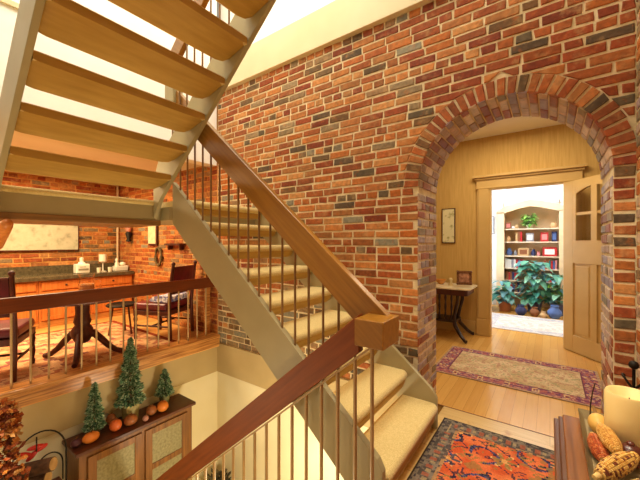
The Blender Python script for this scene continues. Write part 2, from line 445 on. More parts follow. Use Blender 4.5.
# door casing with a projecting head
cs = MB()
for x0, x1 in ((DX0-.17, DX0), (DX1, DX1+.17)):
    cs.box(x0, x1, 5.365, 5.40, 0, DH+.02); cs.box(x0+.02, x1-.02, 5.355, 5.365, .26, DH)
    cs.box(x0-.008, x1+.008, 5.352, 5.40, 0, .25)
cs.box(DX0-.18, DX1+.18, 5.36, 5.40, DH, DH+.13).box(DX0-.20, DX1+.20, 5.335, 5.40, DH+.13, DH+.16).box(DX0-.225, DX1+.225, 5.305, 5.40, DH+.16, DH+.195)
cs.box(DX0-.19, DX1+.19, 5.35, 5.40, DH-.005, DH+.02)
cs.box(DX0-.002, DX0+.018, 5.36, 5.50, 0, DH).box(DX1-.018, DX1+.002, 5.36, 5.50, 0, DH).box(DX0, DX1, 5.36, 5.50, DH-.018, DH+.002)
struct(cs.build('trim_door_casing', MT['door_paint'], bevel=.006))
# open door leaf
dr = thing('door_1', 'x', 'door', (DX1-.02, 5.345, 0), local=True)
del dr['label']; del dr['category']; dr['kind'] = 'structure'
W, H, T = .90, 2.20, .042
db = MB()
z0 = .008
def frame_grid(mb):
    mb.box(0, .15, 0, T, z0, H).box(W-.15, W, 0, T, z0, H)                 # stiles
    mb.box(.15, W-.15, 0, T, z0, .22).box(.15, W-.15, 0, T, 1.14, 1.43).box(.15, W-.15, 0, T, 2.10, H)
    mb.box(.41, .49, 0, T, .22, 1.14).box(.41, .49, 0, T, 1.43, 2.10)
    mb.box(.15, .195, 0, T, 1.43, 2.10).box(W-.195, W-.15, 0, T, 1.43, 2.10)
frame_grid(db)
x0a, x1a = .195, W-.195                                                     # arched heads over the lights
f = lambda x: 2.02+.075*(1-((x-.45)/.255)**2)
for i in range(16):
    a = x0a+(x1a-x0a)*i/16; b = x0a+(x1a-x0a)*(i+1)/16
    db.prism([(a, f(a)), (b, f(b)), (b, 2.105), (a, 2.105)], 0, T, 'y')
struct(db.build('door_frame', MT['door_paint'], dr, bevel=.004))
mu = MB().box(.195, .41, .008, T-.008, 1.75, 1.785).box(.49, W-.195, .008, T-.008, 1.75, 1.785)
struct(mu.build('muntins', MT['door_paint'], dr))
struct(MB().box(.19, W-.19, .018, .024, 1.425, 2.105).build('pane', MT['glass'], dr))
for a, b in ((.15, .41), (.49, W-.15)):
    p = MB().box(a, b, .014, T-.014, .22, 1.14).box(a+.035, b-.035, .007, T-.007, .255, 1.105)
    struct(p.build('door_panel', MT['door_paint'], dr, bevel=.005))
kn = MB().tube([(W-.06, -.05, 1.02), (W-.06, T+.05, 1.02)], .009).ball((W-.06, -.06, 1.02), .028).ball((W-.06, T+.06, 1.02), .028)
struct(kn.build('door_knob', flat('brass', rgb(190,140,60), .3, .5, .8), dr, smooth=True))
dr.rotation_euler = (0, 0, math.radians(-52))

# far room
sh = MB()
def shiplap(mb, f0, f1, mk):
    z = 0
    while z < 3.0:
        mk(mb, z, min(z+.135, 3.0)); z += .14
shiplap(sh, 0, 0, lambda m, a, b: m.box(-2.2, -2.18, 5.5, 8.6, a, b))
sh.box(-2.3, -2.2, 5.5, 8.6, 0, 3.0)
struct(sh.build('wall_far_left', MT['far_white']))
NX0, NX1 = -.83, .15
sh = MB()
NF = 8.20
def niche_top(x): 
    u = (x-.5*(NX0+NX1))/(.5*(NX1-NX0)); return 2.06+.125*(1-abs(u)**1.4)
def lap(m, a, b):
    m.box(-2.2, NX0-.13, NF, NF+.02, a, b); m.box(NX1+.13, 2.4, NF, NF+.02, a, b)
    if a > 2.17: m.box(NX0-.13, NX1+.13, NF, NF+.02, a, b)
shiplap(sh, 0, 0, lap)
sh.box(-2.2, NX0-.02, NF+.02, NF+.08, 0, 3).box(NX1+.02, 2.4, NF+.02, NF+.08, 0, 3).box(NX0-.02, NX1+.02, NF+.02, NF+.08, 2.2, 3)
struct(sh.build('wall_far_back', MT['far_white']))
sbox('wall_far_right', MT['white'], 2.4, 2.5, 5.5, 8.6, 0, 3.0)
sbox('ceiling_far', MT['white'], -2.3, 2.5, 5.5, 8.6, 3.0, 3.1)
nc = MB()
for a, b in ((NX0-.15, NX0), (NX1, NX1+.15)):
    nc.box(a, b, NF-.03, NF+.02, 0, 2.08)
n = 20
for i in range(n):
    a = NX0+(NX1-NX0)*i/n; b = NX0+(NX1-NX0)*(i+1)/n
    nc.prism([(a, niche_top(a)), (b, niche_top(b)), (b, niche_top(b)+.14), (a, niche_top(a)+.14)], NF-.03, NF+.02, 'y')
nc.prism([(NX0-.15, 2.06), (NX0, 2.06), (NX0, 2.20), (NX0-.15, 2.12)], NF-.03, NF+.02, 'y')
nc.prism([(NX1, 2.06), (NX1+.15, 2.06), (NX1+.15, 2.12), (NX1, 2.20)], NF-.03, NF+.02, 'y')
struct(nc.build('trim_niche', flat('niche_cream', rgb(232,206,168), .6)))
nb = MB().box(NX0-.02, NX1+.02, NF+.34, NF+.36, 0, 2.3).box(NX0-.02, NX0, NF, NF+.34, 0, 2.3).box(NX1, NX1+.02, NF, NF+.34, 0, 2.3)
struct(nb.build('wall_niche', flat('niche_back', rgb(222,190,150), .7)))
shelves = [.32, .58, .85, 1.12, 1.43, 1.715]
sm = MB()
for z in shelves: sm.box(NX0, NX1, NF+.01, NF+.34, z-.025, z)
struct(sm.build('trim_niche_shelves', flat('shelf_cream', rgb(226,206,180), .5), bevel=.003))

# ------------------------------------------------------------------ stairs
RISE, RUN = .197, .232
SL = RISE/RUN
noseA = lambda x: RISE+SL*(-.672-x)            # flight A climbs towards -x along the brick wall
noseB = lambda x: 1.967+SL*(x+2.80)            # flight B climbs towards +x, over the camera

def taper_tread(y0, y1, xn, depth, zt, sgn, th):
    """carpeted tread block with softened ends"""
    mb = MB(); r = th/2
    prof = [(0, 0)] 
    ring = []
    for k in range(9):
        a = PI/2 - PI*k/8
        ring.append((xn-sgn*r+sgn*r*math.cos(a), zt-r+r*math.sin(a)))
    base = [(xn-sgn*depth, zt)] + ring + [(xn-sgn*depth, zt-th)]
    ys = [(y0, .86), (y0+.012, .97), (y0+.035, 1), (y1-.05, 1), (y1-.018, .96), (y1, .84)]
    n = len(base); vs = []
    for y, s in ys:
        for x, z in base:
            zz = zt-r+(z-(zt-r))*(s if s == 1 else .5+.5*s)
            xx = x - sgn*(1-s)*.10 if abs(x-(xn-sgn*depth)) > depth*.5 else x
            vs.append((xx, y, zz))
    fs = []
    for i in range(len(ys)-1):
        for k in range(n):
            fs.append((i*n+k, i*n+(k+1)%n, (i+1)*n+(k+1)%n, (i+1)*n+k))
    fs.append(tuple(range(n-1, -1, -1))); fs.append(tuple(range((len(ys)-1)*n, len(ys)*n)))
    if sgn < 0: fs = [tuple(reversed(f)) for f in fs]
    mb.add(vs, fs); return mb

def wedge(y0, y1, xn, depth, zt, sgn, t0=.05, t1=.112, top=.03):
    """tread board under the carpet: thicker towards its rounded nose"""
    X = lambda u: xn-sgn*u
    prof = [(X(depth), zt-.004), (X(.03), zt-top), (X(.010), zt-.045), (X(.006), zt-.075), (X(.016), zt-t1+.012), (X(.035), zt-t1), (X(depth), zt-t0)]
    mb = MB(); ys = [(y0, .82), (y0+.02, .97), (y0+.05, 1), (y1-.09, 1), (y1-.035, .93), (y1, .72)]
    n = len(prof); vs = []
    for y, q in ys:
        for x, z in prof:
            u = (xn-x)*sgn
            vs.append((X(u+(1-q)*.12*(1 if u < depth*.6 else 0)), y, zt-.004+(z-zt+.004)*q))
    fs = []
    for i in range(len(ys)-1):
        for k in range(n): fs.append((i*n+k, i*n+(k+1)%n, (i+1)*n+(k+1)%n, (i+1)*n+k))
    fs.append(tuple(range(n-1, -1, -1))); fs.append(tuple(range((len(ys)-1)*n, len(ys)*n)))
    mb.add(vs, fs); return mb

# flight A
fa = thing('stair_flight', 'lower flight of open carpeted stairs rising along the brick wall', 'staircase', (-.70, 2.0, 0))
YA0, YA1 = 1.545, 2.455
for k in range(1, 9):
    xn = -.672-RUN*(k-1); zt = RISE*k
    t = taper_tread(YA0, YA1, xn, .285, zt, 1, .062).build('tread', MT['carpet'], fa, smooth=60)
    wedge(YA0, YA1, xn, .287, zt-.002, 1).build('tread_board', MT['tread'], t, smooth=40)
top, bot = .05, .31
fx = -.690
sA = [(fx, 0.002), (fx, noseA(fx)+top-.03), (fx-.03, noseA(fx-.03)+top), (-2.652, noseA(-2.652)+top), (-2.652, 1.60), (-2.652, noseA(-2.652)-bot+.0)]
# bottom line runs down to the floor
xb = -.672-(bot-RISE)/-SL if False else -.672+(RISE-bot)/SL
sA += [(xb, .002)]
for y0, y1 in ((1.503, 1.543), (2.457, 2.49)):
    MB().prism(sA, y0, y1, 'y').build('stringer', MT['paint_tan'], fa, bevel=.003)
MB().box(-.745, -.728, 1.50, 2.49, .001, .035).build('toe_trim', MT['pine_floor'], fa)

# landing
ln = thing('stair_landing', 'half landing with tan fascia joining the two stair flights', 'landing', (-3.0, 1.5, 1.55))
MB().box(-3.495, -2.845, .455, 1.50, 1.60, 1.735).box(-3.495, -2.70, 1.50, 2.565, 1.60, 1.715).build('platform', MT['paint_tan'], ln)
MB().box(-3.495, -2.835, .44, 1.50, 1.555, 1.60).build('bottom_trim', MT['tread_y'], ln, bevel=.006)
lc = taper_tread(.46, 1.48, -2.825, .66, 1.775, 1, .045).build('carpet', MT['carpet'], ln, smooth=60)
lc = taper_tread(YA0, YA1, -.672-RUN*8, 1.0-.04, 1.775, 1, .062).build('carpet', MT['carpet'], ln, smooth=60)
MB().box(-3.495, -2.56, YA0, YA1, 1.66, 1.712).build('carpet_board', MT['tread'], ln)

# flight B
fb = thing('stair_flight', 'upper flight of open stairs overhead, seen from below at top left', 'staircase', (-2.7, 1.0, 1.78))
YB0, YB1 = .458, 1.43
for k in range(1, 10):
    xn = -2.80+RUN*(k-1)-.0; zt = 1.77+RISE*k
    if k == 9: break
    t = taper_tread(YB0, YB1, xn, .253, zt, -1, .05).build('tread', MT['carpet'], fb, smooth=60)
    wedge(YB0, YB1, xn, .255, zt-.002, -1).build('tread_board', MT['tread'], t, smooth=40)
xt = -.62
for y0, y1, xf in ((.424, .456, -2.86), (1.432, 1.466, -2.86)):
    dn, up = .25, .10
    xe = -2.838
    sB = [(xe, noseB(xe)+.02), (xe+.08, noseB(xe+.08)+up), (xt, noseB(xt)+up), (xt, noseB(xt)-dn), (xe+.12, noseB(xe+.12)-dn), (xe, 1.615)]
    MB().prism(sB, y0, y1, 'y').build('stringer', MT['paint_tan'], fb, bevel=.003)

# ------------------------------------------------------------------ railings
def plank(x0, z0, x1, z1, y0, y1, h):
    """sloping plank, vertical height h, (x0,z0)-(x1,z1) is its top edge"""
    return MB().prism([(x0, z0), (x1, z1), (x1, z1-h), (x0, z0-h)], y0, y1, 'y')
# A rail
ra = thing('stair_railing', 'brown wooden rail with thin balusters climbing beside the lower flight', 'railing', (-1.6, 1.525, .9))
tA = lambda x: 1.043+SL*1.02*(-.682-x)
xk = -.682-(.95+.207-1.043)/(SL*1.02)
MB().prism([(-.66, tA(-.66)+.008), (-2.60, tA(-2.60)+.008), (-2.60, tA(-2.60)-.207), (xk, .95), (-.66, .95)], 1.497, 1.546, 'y').build('handrail', MT['rail_gold'], ra, bevel=.005)
x = -.86
while x > -2.6:
    MB().tube([(x, 1.524, noseA(x)+.045), (x, 1.524, tA(x)-.20)], .0075, 8).build('baluster', MT['baluster'], ra, smooth=True)
    x -= .1065
MB().box(-2.72, -2.585, 1.47, 1.56, 2.52, 2.80).build('newel_block', MT['paint_tan'], ra, bevel=.006)
# C rail with the block at the foot
rc = thing('stair_railing', 'reddish brown plank rail descending left from the square newel block', 'railing', (-.69, 1.42, 0))
tC = lambda x: 1.027+SL*(x+.791)
plank(-.765, tC(-.765), -3.05, tC(-3.05), 1.392, 1.440, .190).build('handrail', MT['rail'], rc, bevel=.005)
nb_ = MB().box(-.768, -.618, 1.352, 1.545, .905, 1.036).build('newel_block', MT['rail_gold'], rc, bevel=.005)
bar = MB().prism([(-.70, tC(-.70)-.200), (-3.05, tC(-3.05)-.200), (-3.05, tC(-3.05)-.212), (-.70, tC(-.70)-.212)], 1.402, 1.430, 'y')
bar.build('bar', MT['baluster_tan'], rc)
x = -.705; i = 0
while x > -3.0:
    zb = 0.002 if x > -.74 else max(-1.77, .02+SL*(x+.70))
    MB().tube([(x, 1.416, zb), (x, 1.416, tC(x)-.205)], .0098, 8).build('baluster', MT['baluster_tan'], rc, smooth=True)
    x -= .0945 if i == 0 else .1045; i += 1
sC = [(-.765, .0), (-3.05, -SL*2.285), (-3.05, -SL*2.285-.3), (-.765, -.3)]
MB().prism(sC, 1.398, 1.434, 'y').build('stringer', MT['paint_tan'], rc)
# descending flight C (its treads lie below the frame)
fc = thing('stair_flight', 'flight of carpeted stairs going down from the landing, below the frame', 'staircase', (-.77, .9, -.2))
for k in range(1, 9):
    xn = -.80-RUN*k; zt = -RISE*k
    taper_tread(.45, 1.392, xn-.03, .24, zt, -1, .06).build('tread', MT['carpet'], fc, smooth=60)
# B rail
rb = thing('stair_railing', 'upper flight railing with thin balusters glimpsed between the overhead treads', 'railing', (-2.0, 1.49, 2.5))
tB = lambda x: noseB(x)+.92
plank(-2.70, tB(-2.70), -.62, tB(-.62), 1.468, 1.51, .18).build('handrail', MT['rail_gold'], rb, bevel=.005)
x = -2.62
while x < -.7:
    MB().tube([(x, 1.487, noseB(x)+.03), (x, 1.487, tB(x)-.17)], .0075, 8).build('baluster', MT['baluster'], rb, smooth=True)
    x += .1065
# end of the outer rail, tucked under the upper flight
o = MB().tube([(-2.76,.488,1.532),(-2.775,.488,1.528),(-2.82,.488,1.512),(-3.10,.488,1.385)], [.012,.028,.036,.038], 14).build('handrail_end', MT['orange_wood'], None, smooth=True)
tag(rebase(o, (-2.9, .488, 1.38)), 'rounded end of a wooden handrail tucked under the overhead flight at far left', 'handrail')

# dining balcony railing
rd = thing('balcony_railing', 'dark red level rail with pale thin balusters edging the dining room', 'railing', (-3.50, 1.0, .235))
MB().box(-3.523, -3.477, -1.2, 2.565, .840, .965).build('handrail', MT['rail_y'], rd, bevel=.006)
y = 2.296+.117*0
k = 0
while y > -.6:
    MB().tube([(-3.50, y, .235), (-3.50, y, .845)], .0085, 8).build('baluster', MT['baluster_pale'], rd, smooth=True)
    y -= .1185
MB().tube([(-3.50, 2.42, .235), (-3.50, 2.42, .845)], .0085, 8).build('baluster', MT['baluster_pale'], rd, smooth=True)
MB().box(-3.66, -3.615, 2.50, 2.565, .2, 1.45).build('post', MT['nosing'], rd, bevel=.004)

# ------------------------------------------------------------------ dining room beyond the balcony rail
FZ = .20
wdb = struct(MB().box(-6.6, -6.41, -2.6, 2.6, .08, 2.5).build('wall_dining_back', MT['mortar_rust']))
b_ = MB()
def pal_back(u, v):
    soot = (2.0 < u < 2.27 and v < 1.9) or (u > 2.42 and v < 2.0)
    if soot and random.random() < .75: return pick((.6, DARK), (.4, GREY))
    return pick((.6, ORANGE), (.25, RED), (.15, GREY))
course_rows(b_, lambda u, v, w: (-6.41+w, u, v), -1.4, 2.585, .2, 2.44, pal_back)
struct(b_.build('brickwork', MT['brick'], wdb, vc=True))

# base cabinets, one unit each, and the worktop over them
y1 = 2.575; units = ['in the brick corner, rightmost of the row', 'second from the brick corner', 'third from the brick corner', 'fourth from the brick corner, behind the left chair', 'at the far left end of the row']
for k, where in enumerate(units):
    y0 = y1-.62
    c = thing('base_cabinet', 'orange pine base cabinet, '+where, 'cabinet', (-6.1, (y0+y1)/2, FZ), 'orange pine base cabinets')
    MB().box(-6.385, -5.80, y0+.002, y1-.002, FZ, .868).build('body', MT['orange_wood'], c, bevel=.003)
    MB().box(-5.80, -5.785, y0+.002, y1-.002, FZ, FZ+.09).build('plinth', MT['nosing'], c)
    d = MB().box(-5.80, -5.78, y0+.03, y1-.03, .73, .85).build('drawer', MT['orange_wood'], c, bevel=.004)
    MB().ball((-5.765, (y0+y1)/2, .79), .015).build('knob', MT['dark_wood'], d, smooth=True)
    for a, bb, kx in ((y0+.03, (y0+y1)/2-.008, (y0+y1)/2-.04), ((y0+y1)/2+.008, y1-.03, (y0+y1)/2+.04)):
        m = MB().box(-5.80, -5.785, a, bb, .31, .71).box(-5.785, -5.775, a, a+.05, .31, .71).box(-5.785, -5.775, bb-.05, bb, .31, .71)
        m.box(-5.785, -5.775, a+.05, bb-.05, .31, .36).box(-5.785, -5.775, a+.05, bb-.05, .66, .71)
        d = m.build('door', MT['orange_wood'], c)
        MB().ball((-5.765, kx, .60), .015).build('knob', MT['dark_wood'], d, smooth=True)
    y1 = y0
wt = thing('worktop', 'long dark worktop running along the dining room brick wall', 'worktop', (-6.1, 1.0, .87))
MB().box(-6.385, -5.745, -.6, 2.575, .87, .925).build('slab', MT['counter'], wt, bevel=.005)
MB().box(-6.385, -6.36, -.6, 2.575, .925, 1.045).build('backsplash', MT['counter'], wt)

def M_map():
    m, nt, b = base_mat('faded_print', .7, .2)
    tc = N(nt, 'ShaderNodeTexCoord'); no = N(nt, 'ShaderNodeTexNoise'); no.inputs['Scale'].default_value = 9; no.inputs['Detail'].default_value = 8
    nt.links.new(tc.outputs['Object'], no.inputs[0])
    r = ramp(nt, [(.28, rgb(150,146,122)), (.42, rgb(184,178,150)), (.60, rgb(194,188,160)), (.78, rgb(160,154,130))])
    nt.links.new(no.outputs['Fac'], r.inputs[0]); nt.links.new(r.outputs[0], b.inputs['Base Color']); return m
MT['map'] = M_map()
p = thing('wall_picture', 'very large pale faded print in a thin dark frame on the dining room wall', 'picture', (-6.385, 1.1, 1.29))
MB().box(-6.385, -6.365, .10, 1.985, 1.275, 2.12).build('frame', MT['dark_wood'], p, bevel=.003)
MB().box(-6.366, -6.362, .115, 1.97, 1.293, 2.105).build('print', MT['map'], p)
p = thing('wall_picture', 'small narrow cream picture with dark frame hanging on orange brick above the ring', 'picture', (-5.11, 2.57, 1.36))
MB().box(-5.24, -4.975, 2.565, 2.585, 1.36, 1.98).build('frame', MT['dark_wood'], p, bevel=.003)
MB().box(-5.235, -5.005, 2.558, 2.566, 1.39, 1.95).build('print', M_noise('cream_print', rgb(206,196,150), rgb(232,222,182), 14, .6), p)
pts = [(-4.93+.085*math.cos(a), 2.566, 1.19+.135*math.sin(a)) for a in [2*PI*k/24 for k in range(25)]]
o = MB().tube(pts, [.020+.006*math.sin(5*k) for k in range(25)], 8, cap=False).build('wreath', M_noise('dark_twigs', rgb(70,56,36), rgb(128,108,66), 60, .9, bump=.6), None, smooth=True)
tag(rebase(o, (-4.93, 2.58, 1.03)), 'dark oval twig wreath hanging on the orange brick below the narrow picture', 'wreath')
o = MB().box(-4.62, -4.22, 2.49, 2.586, 1.365, 1.395).box(-4.58, -4.56, 2.52, 2.586, 1.30, 1.365).box(-4.28, -4.26, 2.52, 2.586, 1.30, 1.365).build('wall_shelf', MT['dark_wood'])
tag(rebase(o, (-4.42, 2.58, 1.3)), 'small dark bracket shelf on the brick beside the stair', 'shelf')
s_ = thing('wall_sconce', 'small dark and pink wall ornament on the brick near the pale pipe', 'ornament', (-5.85, 2.57, 1.42))
MB().lathe([(.0,1.42),(.05,1.43),(.03,1.47),(.055,1.56),(.03,1.60)], (-5.85, 2.535, 0), 14).build('bracket', MT['iron'], s_, smooth=True)
MB().ball((-5.85, 2.53, 1.65), .055, .045, .075).build('shade', flat('pink_glass', rgb(206,140,120), .3), s_, smooth=True)
o = MB().tube([(-6.33, 2.555, .93), (-6.33, 2.555, 2.43)], .018, 10).build('pipe', flat('pale_pipe', rgb(214,190,150), .5), None, smooth=True)
tag(rebase(o, (-6.33, 2.555, .93)), 'thin pale vertical pipe in the corner of the brick walls', 'pipe')

# things on the worktop
WT = .926
j = thing('tea_canister', 'squat white ceramic canister with knob lid on the worktop, left of the goblet', 'canister', (-6.0, 1.905, WT))
MB().box(-6.07, -5.93, 1.815, 1.995, WT, WT+.145).build('body', MT['ceramic'], j, bevel=.015)
MB().box(-5.931, -5.925, 1.84, 1.975, WT+.045, WT+.075).box(-5.931, -5.925, 1.86, 1.94, WT+.095, WT+.105).build('pattern', flat('grey_glaze', rgb(150,140,118), .4), j)
MB().lathe([(.05,WT+.145),(.045,WT+.165),(.025,WT+.18),(.028,WT+.24),(.0,WT+.25)], (-6.0, 1.905, 0), 16).build('lid', MT['ceramic'], j, smooth=True)
g = thing('goblet', 'tall stemmed goblet with a white cup on the worktop', 'goblet', (-6.0, 2.20, WT))
MB().lathe([(.05,WT),(.05,WT+.008),(.01,WT+.02),(.008,WT+.14),(.02,WT+.15)], (-6.0, 2.20, 0), 14).build('stem', MT['ceramic'], g, smooth=True)
MB().lathe([(.02,WT+.15),(.055,WT+.17),(.058,WT+.285),(.05,WT+.285),(.045,WT+.18),(0,WT+.175)], (-6.0, 2.20, 0), 16).build('cup', MT['ceramic'], g, smooth=True)
for k, (yy, lab) in enumerate(((2.115, 'small clear tumbler on the worktop, left of the goblet stem'), (2.275, 'small clear tumbler on the worktop, right of the goblet stem'))):
    o = MB().lathe([(.028,WT),(.033,WT+.075),(.030,WT+.075),(.025,WT+.006),(0,WT+.006)], (-5.92, yy, 0), 14).build('tumbler', flat('frosted_tumbler', rgb(226,218,190), .15, .6), None, smooth=True)
    tag(rebase(o, (-5.92, yy, WT)), lab, 'glass', 'tumblers on the worktop')
t_ = thing('ceramic_planter', 'white ceramic box with two little figures on top, right end of the worktop', 'planter', (-6.0, 2.46, WT))
MB().box(-6.07, -5.93, 2.365, 2.565, WT, WT+.085).build('box', MT['ceramic'], t_, bevel=.012)
MB().lathe([(.035,WT+.085),(.03,WT+.13),(.018,WT+.16),(.028,WT+.185),(.02,WT+.21),(0,WT+.215)], (-6.0, 2.41, 0), 12).build('figure', MT['ceramic'], t_, smooth=True)
MB().ball((-6.0, 2.50, WT+.115), .05, .05, .032).build('figure', MT['ceramic'], t_, smooth=True)
o = MB().lathe([(.04,WT),(.055,WT+.03),(.05,WT+.07),(.03,WT+.075)], (-6.15, 2.535-.03, 0), 14).build('small_pot', flat('brown_glaze', rgb(150,90,48), .4), None, smooth=True)
tag(rebase(o, (-6.15, 2.505, WT)), 'small brown pot behind the white box in the worktop corner', 'pot')

# rugs by grid: own woven colours
MT['rug'] = M_vc('wool_pile', rough=.95, spec=.05, bump=.35, bscale=260, var=.22, vscale=90)
def rug(name, x0, x1, y0, y1, z, fn, label, step=.012, th=.008, fringe=None):
    nx, ny = int((x1-x0)/step), int((y1-y0)/step)
    mb = MB()
    vs = [(x0+(x1-x0)*i/nx, y0+(y1-y0)*j/ny, z+th) for j in range(ny+1) for i in range(nx+1)]
    mb.v = vs
    for j in range(ny):
        for i in range(nx):
            a = j*(nx+1)+i; mb.f.append((a, a+1, a+nx+2, a+nx+1))
            mb.c.append(fn((i+.5)*(x1-x0)/nx, (j+.5)*(y1-y0)/ny, x1-x0, y1-y0))
    e = fn(.004, .004, x1-x0, y1-y0); mb.cur = e
    P = [(x0,y0),(x1,y0),(x1,y1),(x0,y1)]
    for k in range(4):
        a, b = P[k], P[(k+1)%4]
        mb.quad((*a, z+.0005), (*b, z+.0005), (*b, z+th), (*a, z+th))
    o = mb.build(name, MT['rug'], None, vc=True)
    tag(rebase(o, ((x0+x1)/2, (y0+y1)/2, z)), label, 'rug'); return o
def sm(a, b, x): 
    t = max(0, min(1, (x-a)/(b-a))); return t*t*(3-2*t)
def mixc(a, b, t): return tuple(p+(q-p)*t for p, q in zip(a, b))
def nz_(x, y, s, o=0): return noise.noise(Vector((x*s+o, y*s-o, o*.7)))
# red oriental rug
oR, oN, oG, oB = rgb(206,84,44), rgb(52,46,66), rgb(150,120,70), rgb(96,84,92)
def flower(u, v, n=6, sc=1.):
    r = math.hypot(u, v)/sc; a = math.atan2(v, u)
    return r, r-(.55+.45*math.cos(n*a))
def oriental(x, y, w, h):
    e = min(x, w-x, y, h-y)
    if e < .012: return rgb(70,56,50)
    if e < .035: return mixc(rgb(128,116,100), rgb(70,62,70), sm(-.1, .2, nz_(x, y, 38)))
    if e < .115:                                            # main border
        t = x+y if True else 0
        k = (math.sin((x if (y < .2 or y > h-.2) else y)*2*PI/.085)*.5+.5)
        n = nz_(x, y, 34, 3)
        c = mixc(rgb(84,76,72), rgb(132,118,104), sm(-.15, .25, n))
        if k > .72 and .05 < e < .10: c = mixc(c, rgb(168,92,66), .75)
        if k < .2 and .06 < e < .09: c = mixc(c, rgb(176,152,110), .7)
        return c
    if e < .14: return mixc(rgb(176,134,92), rgb(92,80,78), sm(-.1, .2, nz_(x, y, 45, 5)))
    c = mixc(rgb(202,88,50), rgb(222,118,72), sm(-.3, .3, nz_(x, y, 9)))
    # staggered palmettes and vine scrolls
    cw = .30; col_ = math.floor(x/cw); u = (x/cw-col_-.5)*cw; vv = y+(.17 if col_ % 2 else 0); row = math.floor(vv/.34); v = (vv/.34-row-.5)*.34
    r, d = flower(u, v, 6 if (row+col_) % 2 else 5, .075)
    if d < 0: c = [oN, oG, oB][int(row+col_) % 3] if r > .28 else rgb(214,150,84)
    if 0 < d < .12 and r < 1.2: c = rgb(222,170,110)
    vine = abs(u-.075*math.sin((v+u*.4)*2*PI/.17))
    if vine < .008 and d > .1: c = oN
    if abs(v-.05*math.sin(u*2*PI/.15)-.12) < .007 and d > .1: c = oG
    for du, dv in ((.10, .11), (-.10, -.09), (-.09, .13), (.11, -.12)):
        rr = ((u-du)/.030)**2+((v-dv-.3*(u-du))/.014)**2
        if rr < 1: c = oG if rr > .35 else oN
    su = (x+.05) % .26-.13; sv = (y+.09+.13*(int((x+.05)/.26) % 2)) % .30-.15
    rr = math.hypot(su, sv); aa = math.atan2(sv, su)+(1.5 if int((y+.09)/.30) % 2 else 0)
    if abs(rr-.085-.012*math.sin(aa*2)) < .0085 and math.sin(aa*.5+.6) > -.2 and d > .05: c = mixc(rgb(92,88,124), rgb(58,52,80), sm(-.2, .2, nz_(x, y, 60)))
    n = nz_(x, y, 20, 9)
    if .30 < n < .44: c = mixc(c, oN, .85)
    if n < -.38: c = mixc(c, oG, .7)
    return c
rug('oriental_rug', -.685, .33, .30, 2.655, .0005, oriental, 'orange red oriental rug with dark blue motifs at the foot of the stairs', .0105)
def runner(x, y, w, h):
    e = min(x, w-x, y, h-y)
    if e < .03: return mixc(rgb(196,164,130), rgb(170,134,108), sm(-.2, .2, nz_(x, y, 30)))
    if e < .14:
        s_ = x if min(y, h-y) < min(x, w-x) else y
        k = math.cos(s_*2*PI/.24); m = e-.085
        c = mixc(rgb(184,104,94), rgb(136,72,98), sm(-.2, .2, nz_(x, y, 20)))
        q = abs(math.sin(s_*PI/.24))*.06
        if abs(abs(m)-q*.6) < .007: c = rgb(180,120,112)
        if k > .80 and abs(m) < .045: c = rgb(222,184,136)
        if k > .93 and abs(m) < .022: c = rgb(150,60,50)
        if nz_(x, y, 40, 4) > .22: c = mixc(c, rgb(96,72,116), .7)
        if nz_(x, y, 34, 14) > .28: c = mixc(c, rgb(216,176,146), .7)
        return c
    if e < .152: return rgb(120,72,84)
    c = mixc(rgb(204,172,130), rgb(222,194,152), sm(-.3, .3, nz_(x, y, 7)))
    n = nz_(x, y, 26, 6)
    if n > .26: c = mixc(c, rgb(178,112,92), .55)
    if n < -.28: c = mixc(c, rgb(140,140,96), .5)
    return c
rug('hall_runner', -1.07, .415, 3.565, 4.575, .0005, runner, 'beige hall rug with purple red border on the wood floor beyond the arch', .012)
def dining_pat(x, y, w, h):
    e = min(x, w-x, y, h-y)
    if e < .05: return rgb(150,70,44)
    if e < .25:
        return mixc(rgb(226,176,124), rgb(186,116,84), sm(-.1, .2, nz_(x, y, 14)))
    c = mixc(rgb(214,142,96), rgb(236,184,134), sm(-.25, .25, nz_(x, y, 10, 2)))
    if nz_(x, y, 15, 8) > .3: c = rgb(160,96,84)
    return c
rug('dining_rug', -5.45, -3.62, -.6, 2.15, FZ+.0005, dining_pat, 'faded orange patterned rug under the dining table and chairs', .03)
RZ = FZ+.0088

# pedestal table with pitcher
tb = thing('pedestal_table', 'dark mahogany pedestal table with three curved feet behind the balcony rail', 'table', (-3.98, 1.27, RZ))
MB().lathe([(0,.802),(.38,.802),(.405,.810),(.41,.818),(.40,.826),(0,.826)], (-3.98,1.27,0), 40).build('tabletop', MT['dark_wood'], tb, smooth=40)
MB().lathe([(.11,.802),(.11,.785),(.065,.765),(.062,.66),(.07,.62),(.08,.58),(.066,.545),(.095,.50),(.105,.45),(.085,.41),(.07,.38),(.05,.36)], (-3.98,1.27,0), 20).build('pedestal', MT['dark_wood'], tb, smooth=60)
for ang in (math.atan2(-.21,-.23), math.atan2(-.15,.29), math.atan2(.30,.20)):
    d = Vector((math.cos(ang), math.sin(ang), 0)); c = Vector((-3.98,1.27,0))
    pts = [c+d*r+Vector((0,0,z)) for r, z in ((.03,.46),(.10,.45),(.17,.38),(.24,.30),(.30,.252),(.34,.238),(.37,.236))]
    MB().tube(pts, [.035,.038,.034,.029,.026,.026,.022], 10).build('foot', MT['dark_wood'], tb, smooth=True)
pt = thing('glass_pitcher', 'clear glass pitcher of amber drink on the dining table', 'pitcher', (-3.92, 1.29, .8265))
MB().lathe([(.06,0.8270),(.068,0.8400),(.076,0.9000),(.070,0.9700),(.060,1.0300),(.072,1.0800),(.069,1.0800),(.057,1.0300),(.067,0.9700),(.072,0.9000),(.064,0.8450),(0,.842)], (-3.92,1.29,0), 24).build('jug', MT['glass'], pt, smooth=True)
